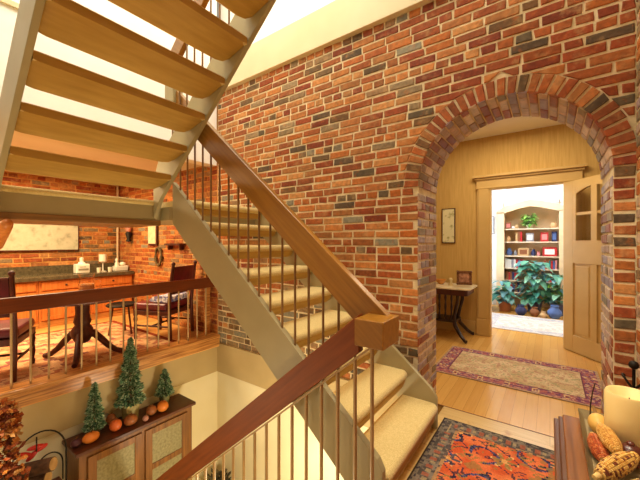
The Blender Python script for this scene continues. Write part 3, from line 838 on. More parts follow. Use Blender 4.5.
MB().lathe([(0,.844),(.062,0.8470),(.070,0.9000),(.065,0.9750),(0,.975)], (-3.92,1.29,0), 24).build('drink', MT['amber'], pt, smooth=True)
MB().tube([(-3.92,1.36,1.02),(-3.92,1.41,1.01),(-3.92,1.42,.94),(-3.92,1.39,.87),(-3.92,1.364,.86)], .007, 8).build('handle', MT['glass'], pt, smooth=True)

# dining chairs (built once, copied)
def chair():
    t = thing('dining_chair', 'x', 'chair', (0,0,0), 'burgundy dining chairs', local=True)
    wd = MT['dark_wood']; w, dp = .225, .245
    for sx in (-1, 1):
        p = MB().tube([(sx*w,-dp-.02,.006),(sx*w,-dp,.42),(sx*w,-dp-.02,.62),(sx*w,-dp-.06,.92)], [.022,.024,.022,.018], 10)
        p.ball((sx*w,-dp-.062,.935), .024)
        p.build('back_post', wd, t, smooth=True)
        f = MB().lathe([(.016,0),(.022,.03),(.014,.06),(.024,.12),(.016,.20),(.025,.25),(.018,.28),(.026,.30),(.026,.31)], (sx*w,dp-.02,0), 12).build('leg', wd, t, smooth=True)
        MB().tube([(sx*w,-dp,.17),(sx*w,dp-.02,.17)], .012, 8).build('stretcher', wd, t, smooth=True)
    MB().tube([(-w,0,.17),(w,0,.17)], .012, 8).build('stretcher', wd, t, smooth=True)
    MB().box(-w-.02, w+.02, -dp, dp, .305, .36).build('seat', wd, t, bevel=.008)
    c = MB().box(-w-.015, w+.015, -dp+.03, dp+.01, .361, .452).build('cushion', MT['burgundy'], t, bevel=.03, seg=3)
    b = MB(); n = 6
    for i in range(n):
        u0, u1 = -w+.02+(2*w-.04)*i/n, -w+.02+(2*w-.04)*(i+1)/n
        g = lambda u: -dp-.045-.03*(1-(u/w)**2)
        for (za, ya), (zb, yb) in (((.60, .03), (.90, -.005)),):
            vs = [(u0,g(u0)+ya-.012,za),(u1,g(u1)+ya-.012,za),(u1,g(u1)+yb-.012,zb),(u0,g(u0)+yb-.012,zb),
                  (u0,g(u0)+ya+.014,za),(u1,g(u1)+ya+.014,za),(u1,g(u1)+yb+.014,zb),(u0,g(u0)+yb+.014,zb)]
            b.add(vs, [(0,1,2,3),(7,6,5,4),(3,2,6,7),(1,0,4,5)]+([(0,3,7,4)] if i == 0 else [])+([(2,1,5,6)] if i == n-1 else []))
    b.build('backrest', MT['burgundy'], t, smooth=40)
    MB().box(-w, w, -dp-.035, -dp-.01, .56, .60).build('back_rail', wd, t, bevel=.004)
    return t
ch = chair(); ch['label'] = 'burgundy backed dark wood chair at the far left, cut by the frame'
def put(t, near, f, side):
    """near = floor point of one back post; f = facing; side=+1 if that post is on the chair's right"""
    f = Vector(f).normalized(); r = Vector((f.y, -f.x))
    c = Vector(near) + f*.245 - r*.225*side
    t.location = (c.x, c.y, RZ); t.rotation_euler = (0, 0, math.atan2(f.y, f.x)-PI/2)
put(ch, (-3.74, .70), (-.89, .45), 1)
c2 = copy_tree(ch); c2['label'] = 'burgundy dining chair with a blue and white cloth on its seat, beside the brick post'
put(c2, (-3.75, 2.08), (-.9, -.4), -1)
f2 = Vector((-.9, -.4)).normalized(); r2 = Vector((f2.y, -f2.x))
cc = Vector((c2.location.x, c2.location.y))
cl = thing('folded_cloth', 'blue and white folded cloth draped over the right chair seat', 'cloth', (cc.x, cc.y, RZ+.453))
Mx = Matrix.Translation((cc.x, cc.y, RZ)) @ Matrix.Rotation(c2.rotation_euler.z, 4, 'Z')
m = MB()
for i in range(10):
    pass
def drape(prof, x0, x1, th, n=10):
    m = MB(); k = len(prof); vs = []
    for i in range(n+1):
        x = x0+(x1-x0)*i/n
        for a, (y, z) in enumerate(prof):
            vs.append(Mx @ Vector((x, y+.004*math.sin(9*x*7+a), z+.005*math.sin(i*1.7+a))))
    fs = [(i*k+a, (i+1)*k+a, (i+1)*k+(a+1)%k, i*k+(a+1)%k) for i in range(n) for a in range(k)]
    fs += [tuple(range(k)), tuple(range((n+1)*k-1, n*k-1, -1))]
    m.add(vs, fs); return m
drape([(-.21,.460),(.02,.460),(.05,.475),(.0,.525),(-.12,.545),(-.20,.52)], -.20, .215, .03).build('folds', MT['bluewhite'], cl, smooth=True)
st = thing('round_stool', 'low black topped round stool between table and right chair', 'stool', (-4.58, 1.90, RZ))
MB().lathe([(0,.575),(.17,.575),(.18,.59),(.17,.605),(.15,.605),(.14,.598),(0,.598)], (-4.58,1.90,0), 24).build('seat', MT['iron'], st, smooth=40)
for k in range(3):
    a = k*2*PI/3+.4
    MB().tube([(-4.58+.10*math.cos(a),1.90+.10*math.sin(a),.578),(-4.58+.15*math.cos(a),1.90+.15*math.sin(a),RZ+.005)], .012, 8).build('leg', MT['dark_wood'], st, smooth=True)

# ------------------------------------------------------------------ lower landing: pie safe and what stands on it
CZ = -.33
ps = thing('pie_safe', 'brown wooden cabinet with pale panelled doors against the stairwell wall', 'cabinet', (-3.31, 1.50, -1.769))
MB().box(-3.47, -3.165, .985, 2.015, -1.69, CZ-.032).box(-3.47, -3.42, .985, 1.03, -1.769, -1.68).box(-3.21, -3.165, .985, 1.03, -1.769, -1.68).box(-3.47, -3.42, 1.97, 2.015, -1.769, -1.68).box(-3.21, -3.165, 1.97, 2.015, -1.769, -1.68).build('body', MT['pie_wood'], ps, bevel=.004)
MB().box(-3.475, -3.135, .955, 2.045, CZ-.032, CZ).build('top', MT['pie_top'], ps, bevel=.006)
MT['tin'] = M_noise('pale_pierced_tin', rgb(122,112,76), rgb(154,144,104), 45, .5, bump=.3, bscale=90)
for (a, b, ky) in ((1.045, 1.485, 1.46), (1.515, 1.955, 1.54)):
    d = MB(); z0, z1 = -1.62, CZ-.075
    d.box(-3.165, -3.145, a, a+.065, z0, z1).box(-3.165, -3.145, b-.065, b, z0, z1)
    zs = [z0, z0+.40, z0+.81, z1]
    for z in zs[:-1]: d.box(-3.165, -3.145, a+.065, b-.065, z, z+.055)
    d.box(-3.165, -3.145, a+.065, b-.065, z1-.06, z1)
    dd = d.build('door', MT['pie_wood'], ps, bevel=.003)
    MB().box(-3.166, -3.155, a+.06, b-.06, z0+.05, z1-.05).build('tin_panel', MT['tin'], dd)
    MB().ball((-3.13, ky, -.95), .014).build('knob', MT['dark_wood'], dd, smooth=True)

def needle_tree(name, x, y, zb, zt, r0, label, pot, seed, n):
    random.seed(seed)
    t = thing(name, label, 'tree', (x, y, CZ+.0005), 'miniature trees on the cabinet')
    m = MB(); H = zt-zb
    g = [rgb(98,138,98), rgb(76,114,84), rgb(120,156,116), rgb(170,192,152), rgb(56,86,64), rgb(190,202,166)]
    for i in range(n):
        h = random.random()**1.25; z = zb+H*h
        R = r0*(1-h)**.72+.006; lay = .88+.13*math.sin(h*34+random.random())
        a = random.uniform(0, 2*PI); rr = R*random.uniform(.55, 1.0)*lay
        c = Vector((max(-3.473, x+rr*math.cos(a)), y+rr*math.sin(a), z))
        d = Vector((math.cos(a), math.sin(a), random.uniform(-.5, .5))).normalized()
        sd = d.cross(Vector((random.uniform(-1,1), random.uniform(-1,1), random.uniform(-1,1)))).normalized()
        L = random.uniform(.020, .036)*(.75 if h > .8 else 1); w = random.uniform(.005, .009)
        m.cur = random.choice(g); up = d.cross(sd)*w*.5
        p0 = c-d*L*.6; p1 = c+d*L*.6
        m.add([p0, c+sd*w, p1, c-sd*w, c+up], [(0,1,4),(1,2,4),(2,3,4),(3,0,4),(0,3,2,1)])
    m.build('foliage', MT['needles'], t, vc=True)
    z1 = CZ+pot[1]
    if pot[0] == 'square':
        q = pot[2]; b = MB(); zz = CZ+.0005
        vs = [(x+sx*s*q, y+sy*s*q, z) for z, s in ((zz, .8), (z1, 1.0)) for sx, sy in ((-1,-1),(1,-1),(1,1),(-1,1))]
        b.add(vs, [(3,2,1,0),(4,5,6,7),(0,1,5,4),(1,2,6,5),(2,3,7,6),(3,0,4,7)])
        b.box(x-q*1.08, x+q*1.08, y-q*1.08, y+q*1.08, z1-.018, z1)
        b.build('pot', pot[3], t, bevel=.003)
    else:
        q = pot[2]
        MB().lathe([(q*.75,CZ+.0005),(q,z1-.012),(q*1.08,z1-.012),(q*1.08,z1),(0,z1)], (x,y,0), 18).build('pot', pot[3], t, smooth=40)
    MB().tube([(x,y,z1-.01),(x,y,zt-.02)], [.012,.004], 8).build('trunk', MT['pie_wood'], t, smooth=True)
    return t
MT['needles'] = M_vc('needles', rough=.7, var=.2)
tanpot = M_noise('tan_pot', rgb(150,136,84), rgb(176,160,104), 12, .6)
grnpot = M_noise('olive_pot', rgb(104,100,56), rgb(130,124,74), 12, .6)
needle_tree('miniature_tree', -3.36, 1.165, -.275, .13, .086, 'shorter frosted green miniature tree at the left end of the cabinet', ('round', .06, .048, grnpot), 11, 2200)
needle_tree('miniature_tree', -3.37, 1.475, -.17, .465, .128, 'tallest frosted green miniature tree in the middle of the cabinet top', ('square', .155, .064, tanpot), 12, 4200)
needle_tree('miniature_tree', -3.36, 1.815, -.215, .045, .088, 'smallest frosted green miniature tree at the right end of the cabinet', ('round', .11, .055, grnpot), 13, 1900)
random.seed(21)
def gourd(name, x, y, r, rz, mat, label, cat, ribs=8, lobes=.05, ry=None, stem=True):
    t = thing(name, label, cat, (x, y, CZ+.0005), 'autumn gourds on the cabinet')
    b = MB().ball((x, y, CZ+.0005+rz), r, ry or r, rz, 24, 12, fn=lambda a, w: (1-lobes*(1-abs(math.cos(ribs*w/2)))*math.sin(a)))
    b.build('flesh', mat, t, smooth=True)
    if stem: MB().tube([(x,y,CZ+2*rz-.006),(x+.004,y+.004,CZ+2*rz+.008),(x+.012,y+.008,CZ+2*rz+.016)], [.007,.005,.004], 8).build('stem', MT['pie_wood'], t, smooth=True)
OR = M_noise('orange_skin', rgb(206,110,34), rgb(226,136,52), 9, .4); RO = M_noise('red_orange_skin', rgb(190,84,34), rgb(210,104,46), 9, .4)
BR = M_noise('brown_skin', rgb(130,72,34), rgb(160,94,46), 9, .45); PU = M_noise('purple_skin', rgb(66,32,38), rgb(90,44,48), 9, .4); PK = M_noise('dusty_pink_skin', rgb(158,104,88), rgb(184,130,108), 9, .5)
gourd('gourd', -3.235, 1.095, .050, .044, OR, 'bright orange squat gourd in front of the left miniature tree', 'gourd', ry=.066)
gourd('gourd', -3.26, .995, .042, .036, PU, 'dark purple gourd at the left end of the cabinet top', 'gourd')
gourd('gourd', -3.25, 1.295, .052, .052, RO, 'round red orange gourd between the left and middle trees', 'gourd')
gourd('gourd', -3.24, 1.42, .060, .050, BR, 'brown orange gourd in front of the middle tree pot', 'gourd')
gourd('gourd', -3.25, 1.62, .050, .050, BR, 'brown gourd to the left of the bright orange one, right half', 'gourd')
gourd('gourd', -3.23, 1.725, .056, .054, OR, 'round bright orange gourd in front of the smallest tree', 'gourd')
gourd('gourd', -3.19, 1.535, .028, .028, PK, 'tiny dusty pink gourd at the cabinet front edge', 'gourd')
gourd('gourd', -3.40, 1.315, .045, .05, BR, 'brown gourd at the back between the left and middle trees', 'gourd')

# plant table with the log rack and dried leaves at the lower left corner
TZ = -.62
sd = thing('side_table', 'low dark side table left of the cabinet, mostly below the frame', 'table', (-3.1, .55, -1.769))
MB().box(-3.46, -2.78, .18, .935, TZ-.03, TZ).build('tabletop', MT['dark_wood'], sd, bevel=.005)
for x in (-3.42, -2.82):
    for y in (.22, .895): MB().box(x-.02, x+.02, y-.02, y+.02, -1.769, TZ-.03).build('leg', MT['dark_wood'], sd)
lr = thing('log_rack', 'black iron hoop rack holding dark logs and a red ribbon beside the cabinet', 'rack', (-3.22, .79, TZ))
def hoop(x, rr, top, zb, yc, r=.008):
    pts = [(x, yc+rr, zb)]
    zc = top-rr*1.3
    for k in range(17):
        a = PI*k/16; pts.append((x, yc+rr*math.cos(a), zc+rr*1.3*math.sin(a)))
    pts.append((x, yc-rr, zb)); return MB().tube(pts, r, 8)
hoop(-3.20, .165, -.06, TZ+.007, .745, .006).build('hoop', MT['iron'], lr, smooth=True)
hoop(-3.19, .085, -.25, TZ+.12, .80, .005).build('inner_hoop', MT['iron'], lr, smooth=True)
MB().tube([(-3.20,.725,-.09),(-3.20,.725,-.20)], .005, 8).build('hook', MT['iron'], lr, smooth=True)
MB().tube([(-3.20,.545,TZ+.018),(-3.20,.925,TZ+.018)], .006, 8).build('cross_bar', MT['iron'], lr, smooth=True)
bark = M_noise('dark_bark', rgb(48,30,18), rgb(92,60,36), 22, .9, bump=.8, stretch=(1,1,1)); cut = M_noise('cut_wood', rgb(158,116,64), rgb(186,146,88), 20, .8)
def log(p0, p1, r, label):
    t = thing('log', label, 'log', p0, 'logs in the iron rack')
    p0, p1 = Vector(p0), Vector(p1)
    MB().tube([p0, p0.lerp(p1,.5)+Vector((0,0,.004)), p1], [r, r*1.04, r], 14).build('bark', bark, t, smooth=True)
    d = (p1-p0).normalized()
    MB().tube([p1-d*.002, p1+d*.004], r*.86, 14).build('cut_end', cut, t, smooth=50)
log((-3.32, .54, -.345), (-3.06, .79, -.275), .050, 'dark log with a pale cut end lying on top in the iron rack')
log((-3.36, .57, -.455), (-3.15, .78, -.415), .052, 'dark log in the middle of the iron rack, under the top one')
log((-3.30, .66, -.562), (-3.07, .885, -.562), .052, 'dark log at the bottom of the iron rack')
rbn = MB()
for k, (dy, dz, ln_) in enumerate(((-.06,.0,.07),(.02,.025,.075),(.06,.005,.06),(-.01,-.03,.06))):
    M_ = Matrix.Translation((-3.27, .72+dy*.8, -.225+dz)) @ Matrix.Rotation(.4*k-.5, 4, 'X') @ Matrix.Rotation(.3*k, 4, 'Y')
    rbn.ball((0,0,0), .02, ln_*.75, .018, 12, 8, M=M_)
o = rbn.build('red_peppers', M_noise('red_skin', rgb(170,30,18), rgb(206,52,30), 10, .3), None, smooth=True)
tag(rebase(o, (-3.27, .72, -.27)), 'cluster of shiny red peppers on top of the logs in the iron rack', 'peppers')

lb = thing('dried_leaf_bouquet', 'bouquet of dried orange brown oak leaves at the bottom left corner', 'bouquet', (-2.95, .45, TZ))
MB().lathe([(.06,TZ+.0005),(.085,TZ+.05),(.09,TZ+.13),(.06,TZ+.21),(.05,TZ+.24),(.06,TZ+.26),(.05,TZ+.25),(.04,TZ+.22)], (-2.95,.45,0), 20).build('vase', flat('brown_glazed', rgb(96,56,30), .3), lb, smooth=True)
m = MB(); random.seed(5)
lc_ = [rgb(176,92,32), rgb(150,70,28), rgb(200,124,54), rgb(130,62,28), rgb(192,138,74), rgb(112,48,22)]
for i in range(620):
    a = random.uniform(0, 2*PI); h = random.random()
    R = .165*math.sqrt(random.random())*(1-.45*h)
    c = Vector((-2.95+R*math.cos(a), .445+R*math.sin(a), -.36+h*.68))
    d = Vector((math.cos(a)+random.uniform(-.6,.6), math.sin(a)+random.uniform(-.6,.6), random.uniform(-.7,.9))).normalized()
    s1 = d.cross(Vector((random.uniform(-1,1),random.uniform(-1,1),random.uniform(-1,1)))).normalized(); nn = d.cross(s1)
    L = random.uniform(.04,.068); w = L*.38
    m.cur = random.choice(lc_)
    prof = [(0,.0),(.18,.5),(.30,.35),(.45,.9),(.58,.6),(.72,.95),(.85,.5),(1,.0)]
    top = [c+d*(L*t)+s1*(w*q)+nn*(.012*math.sin(t*3+q)) for t, q in prof]
    bot = [c+d*(L*t)-s1*(w*q)+nn*(.012*math.sin(t*3-q)) for t, q in reversed(prof[1:-1])]
    mid = [c+d*(L*t)-nn*.006 for t in (.25,.75)]
    vs = top+bot; n = len(vs)
    m.add(vs+[c+d*L*.5-nn*.010], [(k, (k+1)%n, n) for k in range(n)])
ob = m.build('leaves', M_vc('dry_leaf', rough=.6, var=.25), lb, vc=True); ob['kind'] = 'stuff'
st_ = MB()
for k in range(7):
    a = k*.9; st_.tube([(-2.95,.45,TZ+.15),(-2.95+.03*math.cos(a),.45+.03*math.sin(a),-.3),(-2.95+.10*math.cos(a),.45+.10*math.sin(a),.12)], .004, 6)
st_.build('twigs', bark, lb)
# potted thing glimpsed low down behind the balusters
pp = thing('potted_plant', 'small dark leafy plant glimpsed low behind the descending balusters', 'plant', (-3.2, 2.37, -1.769))
MB().lathe([(.09,-1.7685),(.12,-1.58),(.13,-1.58),(.13,-1.56),(0,-1.57)], (-3.2,2.37,0), 18).build('pot', flat('terracotta', rgb(150,92,56), .7), pp, smooth=40)
m = MB()
for i in range(160):
    a = random.uniform(0, 2*PI); h = random.random(); R = .11*math.sqrt(random.random())
    c = Vector((-3.2+R*math.cos(a), 2.37+R*math.sin(a), -1.54+h*.16)); d = Vector((math.cos(a), math.sin(a), .6)).normalized(); s1 = d.cross(Vector((0,0,1))).normalized()
    L = .07; m.cur = random.choice([rgb(84,74,48), rgb(110,98,66), rgb(64,60,44)])
    m.add([c, c+d*L*.5+s1*.018, c+d*L, c+d*L*.5-s1*.018, c+d*L*.5+Vector((0,0,-.008))], [(0,1,4),(1,2,4),(2,3,4),(3,0,4)])
m.build('leaves', MT['needles'], pp, vc=True)

# ------------------------------------------------------------------ hall beyond the arch
p = thing('wall_picture', 'narrow pale print in a thin dark frame on the yellow hall wall', 'picture', (-1.325, 5.39, 1.4))
MB().box(-1.43, -1.222, 5.378, 5.398, 1.395, 1.955).build('frame', MT['dark_wood'], p, bevel=.002)
MB().box(-1.414, -1.238, 5.372, 5.379, 1.411, 1.939).build('print', M_noise('botanical_print', rgb(176,166,104), rgb(230,220,176), 16, .5, pos=(.34,.46)), p)
ct = thing('console_table', 'marble topped dark carved side table standing against the hall wall', 'table', (-1.33, 5.03, 0))
def oval(x0, x1, y0, y1, r):
    pts = []
    for cx, cy, a0 in ((x1-r,y0+r,-PI/2),(x1-r,y1-r,0),(x0+r,y1-r,PI/2),(x0+r,y0+r,PI)):
        for k in range(5): a = a0+PI/2*k/4; pts.append((cx+r*math.cos(a), cy+r*math.sin(a)))
    return pts
MB().prism(oval(-1.78, -.885, 4.72, 5.33, .07), .745, .77, 'z').build('marble_top', M_noise('pale_marble', rgb(226,208,168), rgb(244,232,204), 9, .2, .5), ct, bevel=.005)
MB().prism(oval(-1.74, -.925, 4.76, 5.30, .05), .66, .745, 'z').build('apron', MT['dark_wood'], ct, bevel=.004)
dk = M_wood('dark_carved_walnut', rgb(30,12,12), rgb(56,26,22), 'z', rough=.3)
for sx, sy in ((-1,-1),(1,-1),(1,1),(-1,1)):
    c = Vector((-1.33, 5.03, 0)); e = Vector((sx*.36, sy*.24, 0))
    pts = [c+e*k+Vector((0,0,z)) for k, z in ((.72,.66),(.70,.55),(.62,.42),(.55,.30),(.62,.20),(.85,.09),(1.02,.035),(1.08,.03))]
    MB().tube(pts, [.024,.026,.022,.026,.028,.026,.022,.026], 10).build('leg', dk, ct, smooth=True)
for k in range(5):
    x = -1.33+(k-2)*.085
    MB().lathe([(.012,.28),(.018,.34),(.010,.40),(.018,.47),(.010,.54),(.018,.60),(.014,.66)], (x,4.88,0), 10).build('spindle', dk, ct, smooth=True)
MB().box(-1.56, -1.10, 4.86, 5.20, .25, .285).build('lower_stretcher', dk, ct, bevel=.006)
pf = thing('photo_frame', 'ornate brown photo frame leaning on the marble side table', 'photo frame', (-.99, 4.92, .7705))
Mf = Matrix.Translation((-.995, 4.92, .802)) @ Matrix.Rotation(math.radians(14), 4, 'Z') @ Matrix.Rotation(math.radians(-10), 4, 'X')
fr = MB()
for a in ((-.10,.10,0,.02,0,.035),(-.10,.10,0,.02,.165,.20),(-.10,-.065,0,.02,.035,.165),(.065,.10,0,.02,.035,.165)): fr.box(*a, M=Mf)
for q in ((-.085,.017),(.085,.017),(-.085,.183),(.085,.183)): fr.ball(Mf @ Vector((q[0],.0,q[1])), .02)
fr.build('frame', M_noise('carved_brown', rgb(80,44,24), rgb(132,82,46), 40, .5, bump=.5), pf, smooth=40)
MB().box(-.066, .066, .006, .016, .034, .166, M=Mf).build('photo', M_noise('sepia_photo', rgb(120,70,48), rgb(206,150,116), 22, .4), pf)
MB().box(-.02, .02, .02, .03, .02, .15, M=Mf).build('strut', dk, pf)
b_ = MB().lathe([(.03,.7705),(.06,.80),(.075,.845),(.070,.845),(.055,.80),(0,.785)], (-1.36,5.08,0), 18).build('amber_bowl', M_noise('amber_glaze', rgb(200,120,40), rgb(232,160,70), 8, .2, .6), None, smooth=True)
tag(rebase(b_, (-1.36,5.08,.7705)), 'small amber bowl at the left of the marble side table', 'bowl')
fg = MB().lathe([(.035,.7705),(.03,.80),(.02,.83),(.03,.855),(.018,.88),(0,.885)], (-1.20,5.0,0), 14).build('figurine', flat('cream_glaze', rgb(216,190,136), .35), None, smooth=True)
tag(rebase(fg, (-1.20,5.0,.7705)), 'small cream figurine between the amber bowl and photo frame', 'figurine')

# ------------------------------------------------------------------ the bright far room
def far_rug(x, y, w, h):
    e = min(x, w-x, y, h-y)
    if .06 < e < .2: return mixc(rgb(176,176,190), rgb(206,198,196), sm(-.2, .2, nz_(x, y, 16)))
    return mixc(rgb(206,196,190), rgb(226,218,212), sm(-.2, .2, nz_(x, y, 12, 3)))
rug('pale_rug', -.98, .75, 5.95, 7.22, .0005, far_rug, 'pale grey rug on the floor of the bright far room', .03)
NIN = NF+.05
random.seed(33)
BC = {'red': rgb(190,50,52), 'white': rgb(232,230,228), 'blue': rgb(86,112,170), 'brown': rgb(140,90,60), 'teal': rgb(70,140,140), 'navy': rgb(50,56,96), 'tan': rgb(206,170,124), 'pink': rgb(216,140,140), 'grey': rgb(150,150,160)}
BM = {k: flat(k+'_cover', c, .6, .25) for k, c in BC.items()}
sn = {0: 'lowest', 1: 'second lowest', 2: 'third', 3: 'fourth', 4: 'second from top', 5: 'top'}
def ordl(k): return ['first','second','third','fourth','fifth','sixth','seventh','eighth','ninth','tenth','eleventh','twelfth'][k]
def book_row(si, x, cols, lean=0):
    side = 'left' if x < -.5 else 'right'
    z = shelves[si]
    for k, c in enumerate(cols):
        w = random.uniform(.028,.048); h = random.uniform(.17,.225); d = random.uniform(.13,.17)
        t = thing('book', f'{c} book, {ordl(k)} in the {side} row of the {sn[si]} niche shelf', 'book', (x+w/2, NIN+.08, z), f'books on the {sn[si]} niche shelf')
        MB().box(x, x+.003, NIN, NIN+d, z+.0005, z+h).box(x+w-.003, x+w, NIN, NIN+d, z+.0005, z+h).box(x, x+w, NIN, NIN+.003, z+.0005, z+h).build('cover', BM[c], t)
        MB().box(x+.003, x+w-.003, NIN+.004, NIN+d-.006, z+.004, z+h-.004).build('pages', MT['ceramic'], t)
        x += w+.002
book_row(2, -.82, ['white','white','white','grey','white','red','blue','red'])
book_row(1, -.80, ['brown','red','brown','navy','red','brown'])
book_row(2, -.10, ['red','brown','teal','red','blue','pink'])
book_row(1, -.15, ['navy','teal','blue','brown','red'])
book_row(0, -.78, ['navy','brown','red','blue','brown','navy','tan'])
book_row(4, -.62, ['tan','brown','red'])
def fbox(si, x, w, h, c1, c2, name, label, cat, d=.03, y=.04):
    z = shelves[si]; t = thing(name, label, cat, (x+w/2, NIN+y, z))
    MB().box(x, x+w, NIN+y, NIN+y+d, z+.0005, z+h).build('frame', BM[c1], t, bevel=.003)
    MB().box(x+w*.16, x+w*.84, NIN+y-.004, NIN+y, z+h*.2, z+h*.8).build('picture', BM[c2], t)
fbox(5, -.815, .11, .15, 'brown', 'pink', 'photo_frame', 'small photo frame at the left of the top niche shelf', 'photo frame')
fbox(3, -.575, .20, .17, 'tan', 'brown', 'photo_frame', 'square tan picture frame on the fourth niche shelf', 'photo frame')
fbox(3, -.13, .25, .19, 'red', 'white', 'tin_box', 'wide red box with a white panel on the fourth niche shelf', 'box', d=.1)
fbox(4, -.165, .14, .20, 'red', 'pink', 'tin_box', 'red and pink box standing on the second shelf from the top', 'box', d=.08)
fbox(4, -.425, .14, .19, 'grey', 'white', 'photo_frame', 'pale grey frame in the middle of the second shelf from the top', 'photo frame')
fbox(4, .03, .09, .21, 'navy', 'blue', 'photo_frame', 'dark blue frame at the right of the second shelf from the top', 'photo frame')
def vase(si, x, r, h, mat, name, label, cat):
    z = shelves[si]+.0005
    o = MB().lathe([(r*.6,z),(r,z+h*.3),(r*.9,z+h*.6),(r*.5,z+h*.85),(r*.6,z+h),(r*.45,z+h),(r*.4,z+h*.85)], (x,NIN+.09,0), 16).build(name, mat, None, smooth=True)
    tag(rebase(o, (x,NIN+.09,z)), label, cat)
vase(5, -.60, .045, .10, BM['tan'], 'vase', 'small tan vase on the top niche shelf', 'vase')
vase(5, -.67, .04, .06, BM['white'], 'bowl', 'small white bowl on the top niche shelf beside the photo frame', 'bowl')
vase(5, .06, .07, .13, BM['tan'], 'basket', 'round tan basket at the right of the top niche shelf', 'basket')
vase(3, -.745, .06, .17, BM['blue'], 'vase', 'blue vase at the left of the fourth niche shelf', 'vase')
vase(3, -.625, .035, .12, BM['grey'], 'vase', 'grey vase beside the blue vase on the fourth niche shelf', 'vase')
vase(3, -.29, .05, .14, BM['navy'], 'vase', 'dark blue vase in the middle of the fourth niche shelf', 'vase')
vase(3, -.20, .035, .10, BM['pink'], 'vase', 'little pink vase left of the red box in the niche', 'vase')
vase(4, -.76, .05, .13, BM['tan'], 'jar', 'tan jar at the left of the second shelf from the top', 'jar')

def leaf(m, base, d, L, w, droop, col, nn=None):
    d = Vector(d).normalized(); s1 = d.cross(Vector((0,0,1)))
    s1 = s1.normalized() if s1.length > 1e-3 else Vector((1,0,0)); up = s1.cross(d)
    prof = [(0,.0),(.12,.62),(.3,.98),(.5,.95),(.72,.62),(.88,.28),(1,0)]
    m.cur = col
    P = lambda t, q: Vector(base)+d*(L*t)+s1*(w*q)+up*(.06*L*abs(q))-Vector((0,0,droop*L*t*t))
    vs = []; fs = []
    for t, q in prof: vs += [P(t,-q), P(t,0), P(t,q)]
    for i in range(len(prof)-1):
        a = i*3; fs += [(a,a+1,a+4,a+3),(a+1,a+2,a+5,a+4)]
    m.add(vs, fs)
MT['leaf'] = M_vc('leaf', rough=.35, spec=.5, var=.2, vscale=12)
def leafy(name, x, y, z0, h, R, n, L, cols, label, pot, group=None, seed=1):
    random.seed(seed)
    t = thing(name, label, 'plant', (x, y, z0), group)
    pr, ph, pm = pot
    MB().lathe([(pr*.75,z0+.0005),(pr,z0+ph-.02),(pr*1.08,z0+ph-.02),(pr*1.08,z0+ph),(pr*.9,z0+ph),(0,z0+ph-.02)], (x,y,0), 20).build('pot', pm, t, smooth=40)
    m = MB(); sm_ = MB()
    for i in range(n):
        a = random.uniform(0, 2*PI); f = random.random(); rr = R*math.sqrt(random.random()); zz = z0+ph+h*f
        c = Vector((x+rr*math.cos(a)*.8, y+rr*math.sin(a)*.8, zz))
        sm_.tube([(x,y,z0+ph-.02),(x+rr*.3*math.cos(a),y+rr*.3*math.sin(a),z0+ph+h*f*.7),c], .0035, 5)
        leaf(m, c, (math.cos(a)+random.uniform(-.4,.4), math.sin(a)+random.uniform(-.4,.4)-.3, random.uniform(-.35,.35)), L*random.uniform(.7,1.15), L*.36, random.uniform(.2,.7), random.choice(cols))
    m.build('leaves', MT['leaf'], t, vc=True); sm_.build('stems', flat('green_stem', rgb(96,130,84), .6), t)
TEAL = [rgb(80,152,128), rgb(104,172,146), rgb(62,128,116), rgb(140,196,166), rgb(88,140,150)]
LIME = [rgb(120,176,70), rgb(150,200,96), rgb(100,156,60), rgb(170,210,120)]
bluepot = flat('blue_pot', rgb(58,66,110), .3, .5); terr = flat('terracotta_pot', rgb(176,110,72), .7)
leafy('leafy_plant', -.36, NIN+.08, shelves[5], .22, .14, 90, .10, LIME, 'bright green leafy plant on the top shelf of the niche', (.065, .09, MT['ceramic']), None, 3)
leafy('leafy_plant', -.76, 7.62, 0, .40, .20, 46, .19, TEAL, 'big leaved blue green plant on the floor at the left of the niche', (.13, .22, terr), 'floor plants by the niche', 4)
leafy('leafy_plant', -.26, 7.84, 0, .82, .27, 95, .20, TEAL, 'tallest big leaved blue green plant in front of the middle of the niche', (.14, .24, bluepot), 'floor plants by the niche', 6)
leafy('leafy_plant', .14, 7.74, 0, .58, .17, 60, .17, TEAL+LIME[:1], 'bushy plant on the floor in front of the right of the niche', (.13, .22, bluepot), 'floor plants by the niche', 8)
# ornaments among the plants
def jug(x, y, r, h, mat, label):
    o = MB().lathe([(r*.55,.0005),(r,h*.35),(r*.95,h*.55),(r*.5,h*.82),(r*.6,h),(r*.45,h),(r*.4,h*.82)], (x,y,0), 18).build('glazed_jar', mat, None, smooth=True)
    tag(rebase(o, (x,y,0)), label, 'jar', 'glazed jars by the floor plants')
jug(-.46, 7.34, .10, .20, BM['navy'], 'dark blue glazed jar on the floor between the left and middle plants')
jug(-.24, 7.38, .085, .17, BM['brown'], 'brown glazed jar on the floor, centre of the plants')
jug(.07, 7.36, .115, .24, BM['blue'], 'big bright blue glazed jar in front of the right plant')
jug(-.10, 7.30, .06, .12, BM['tan'], 'small tan jar at the very front of the plants')
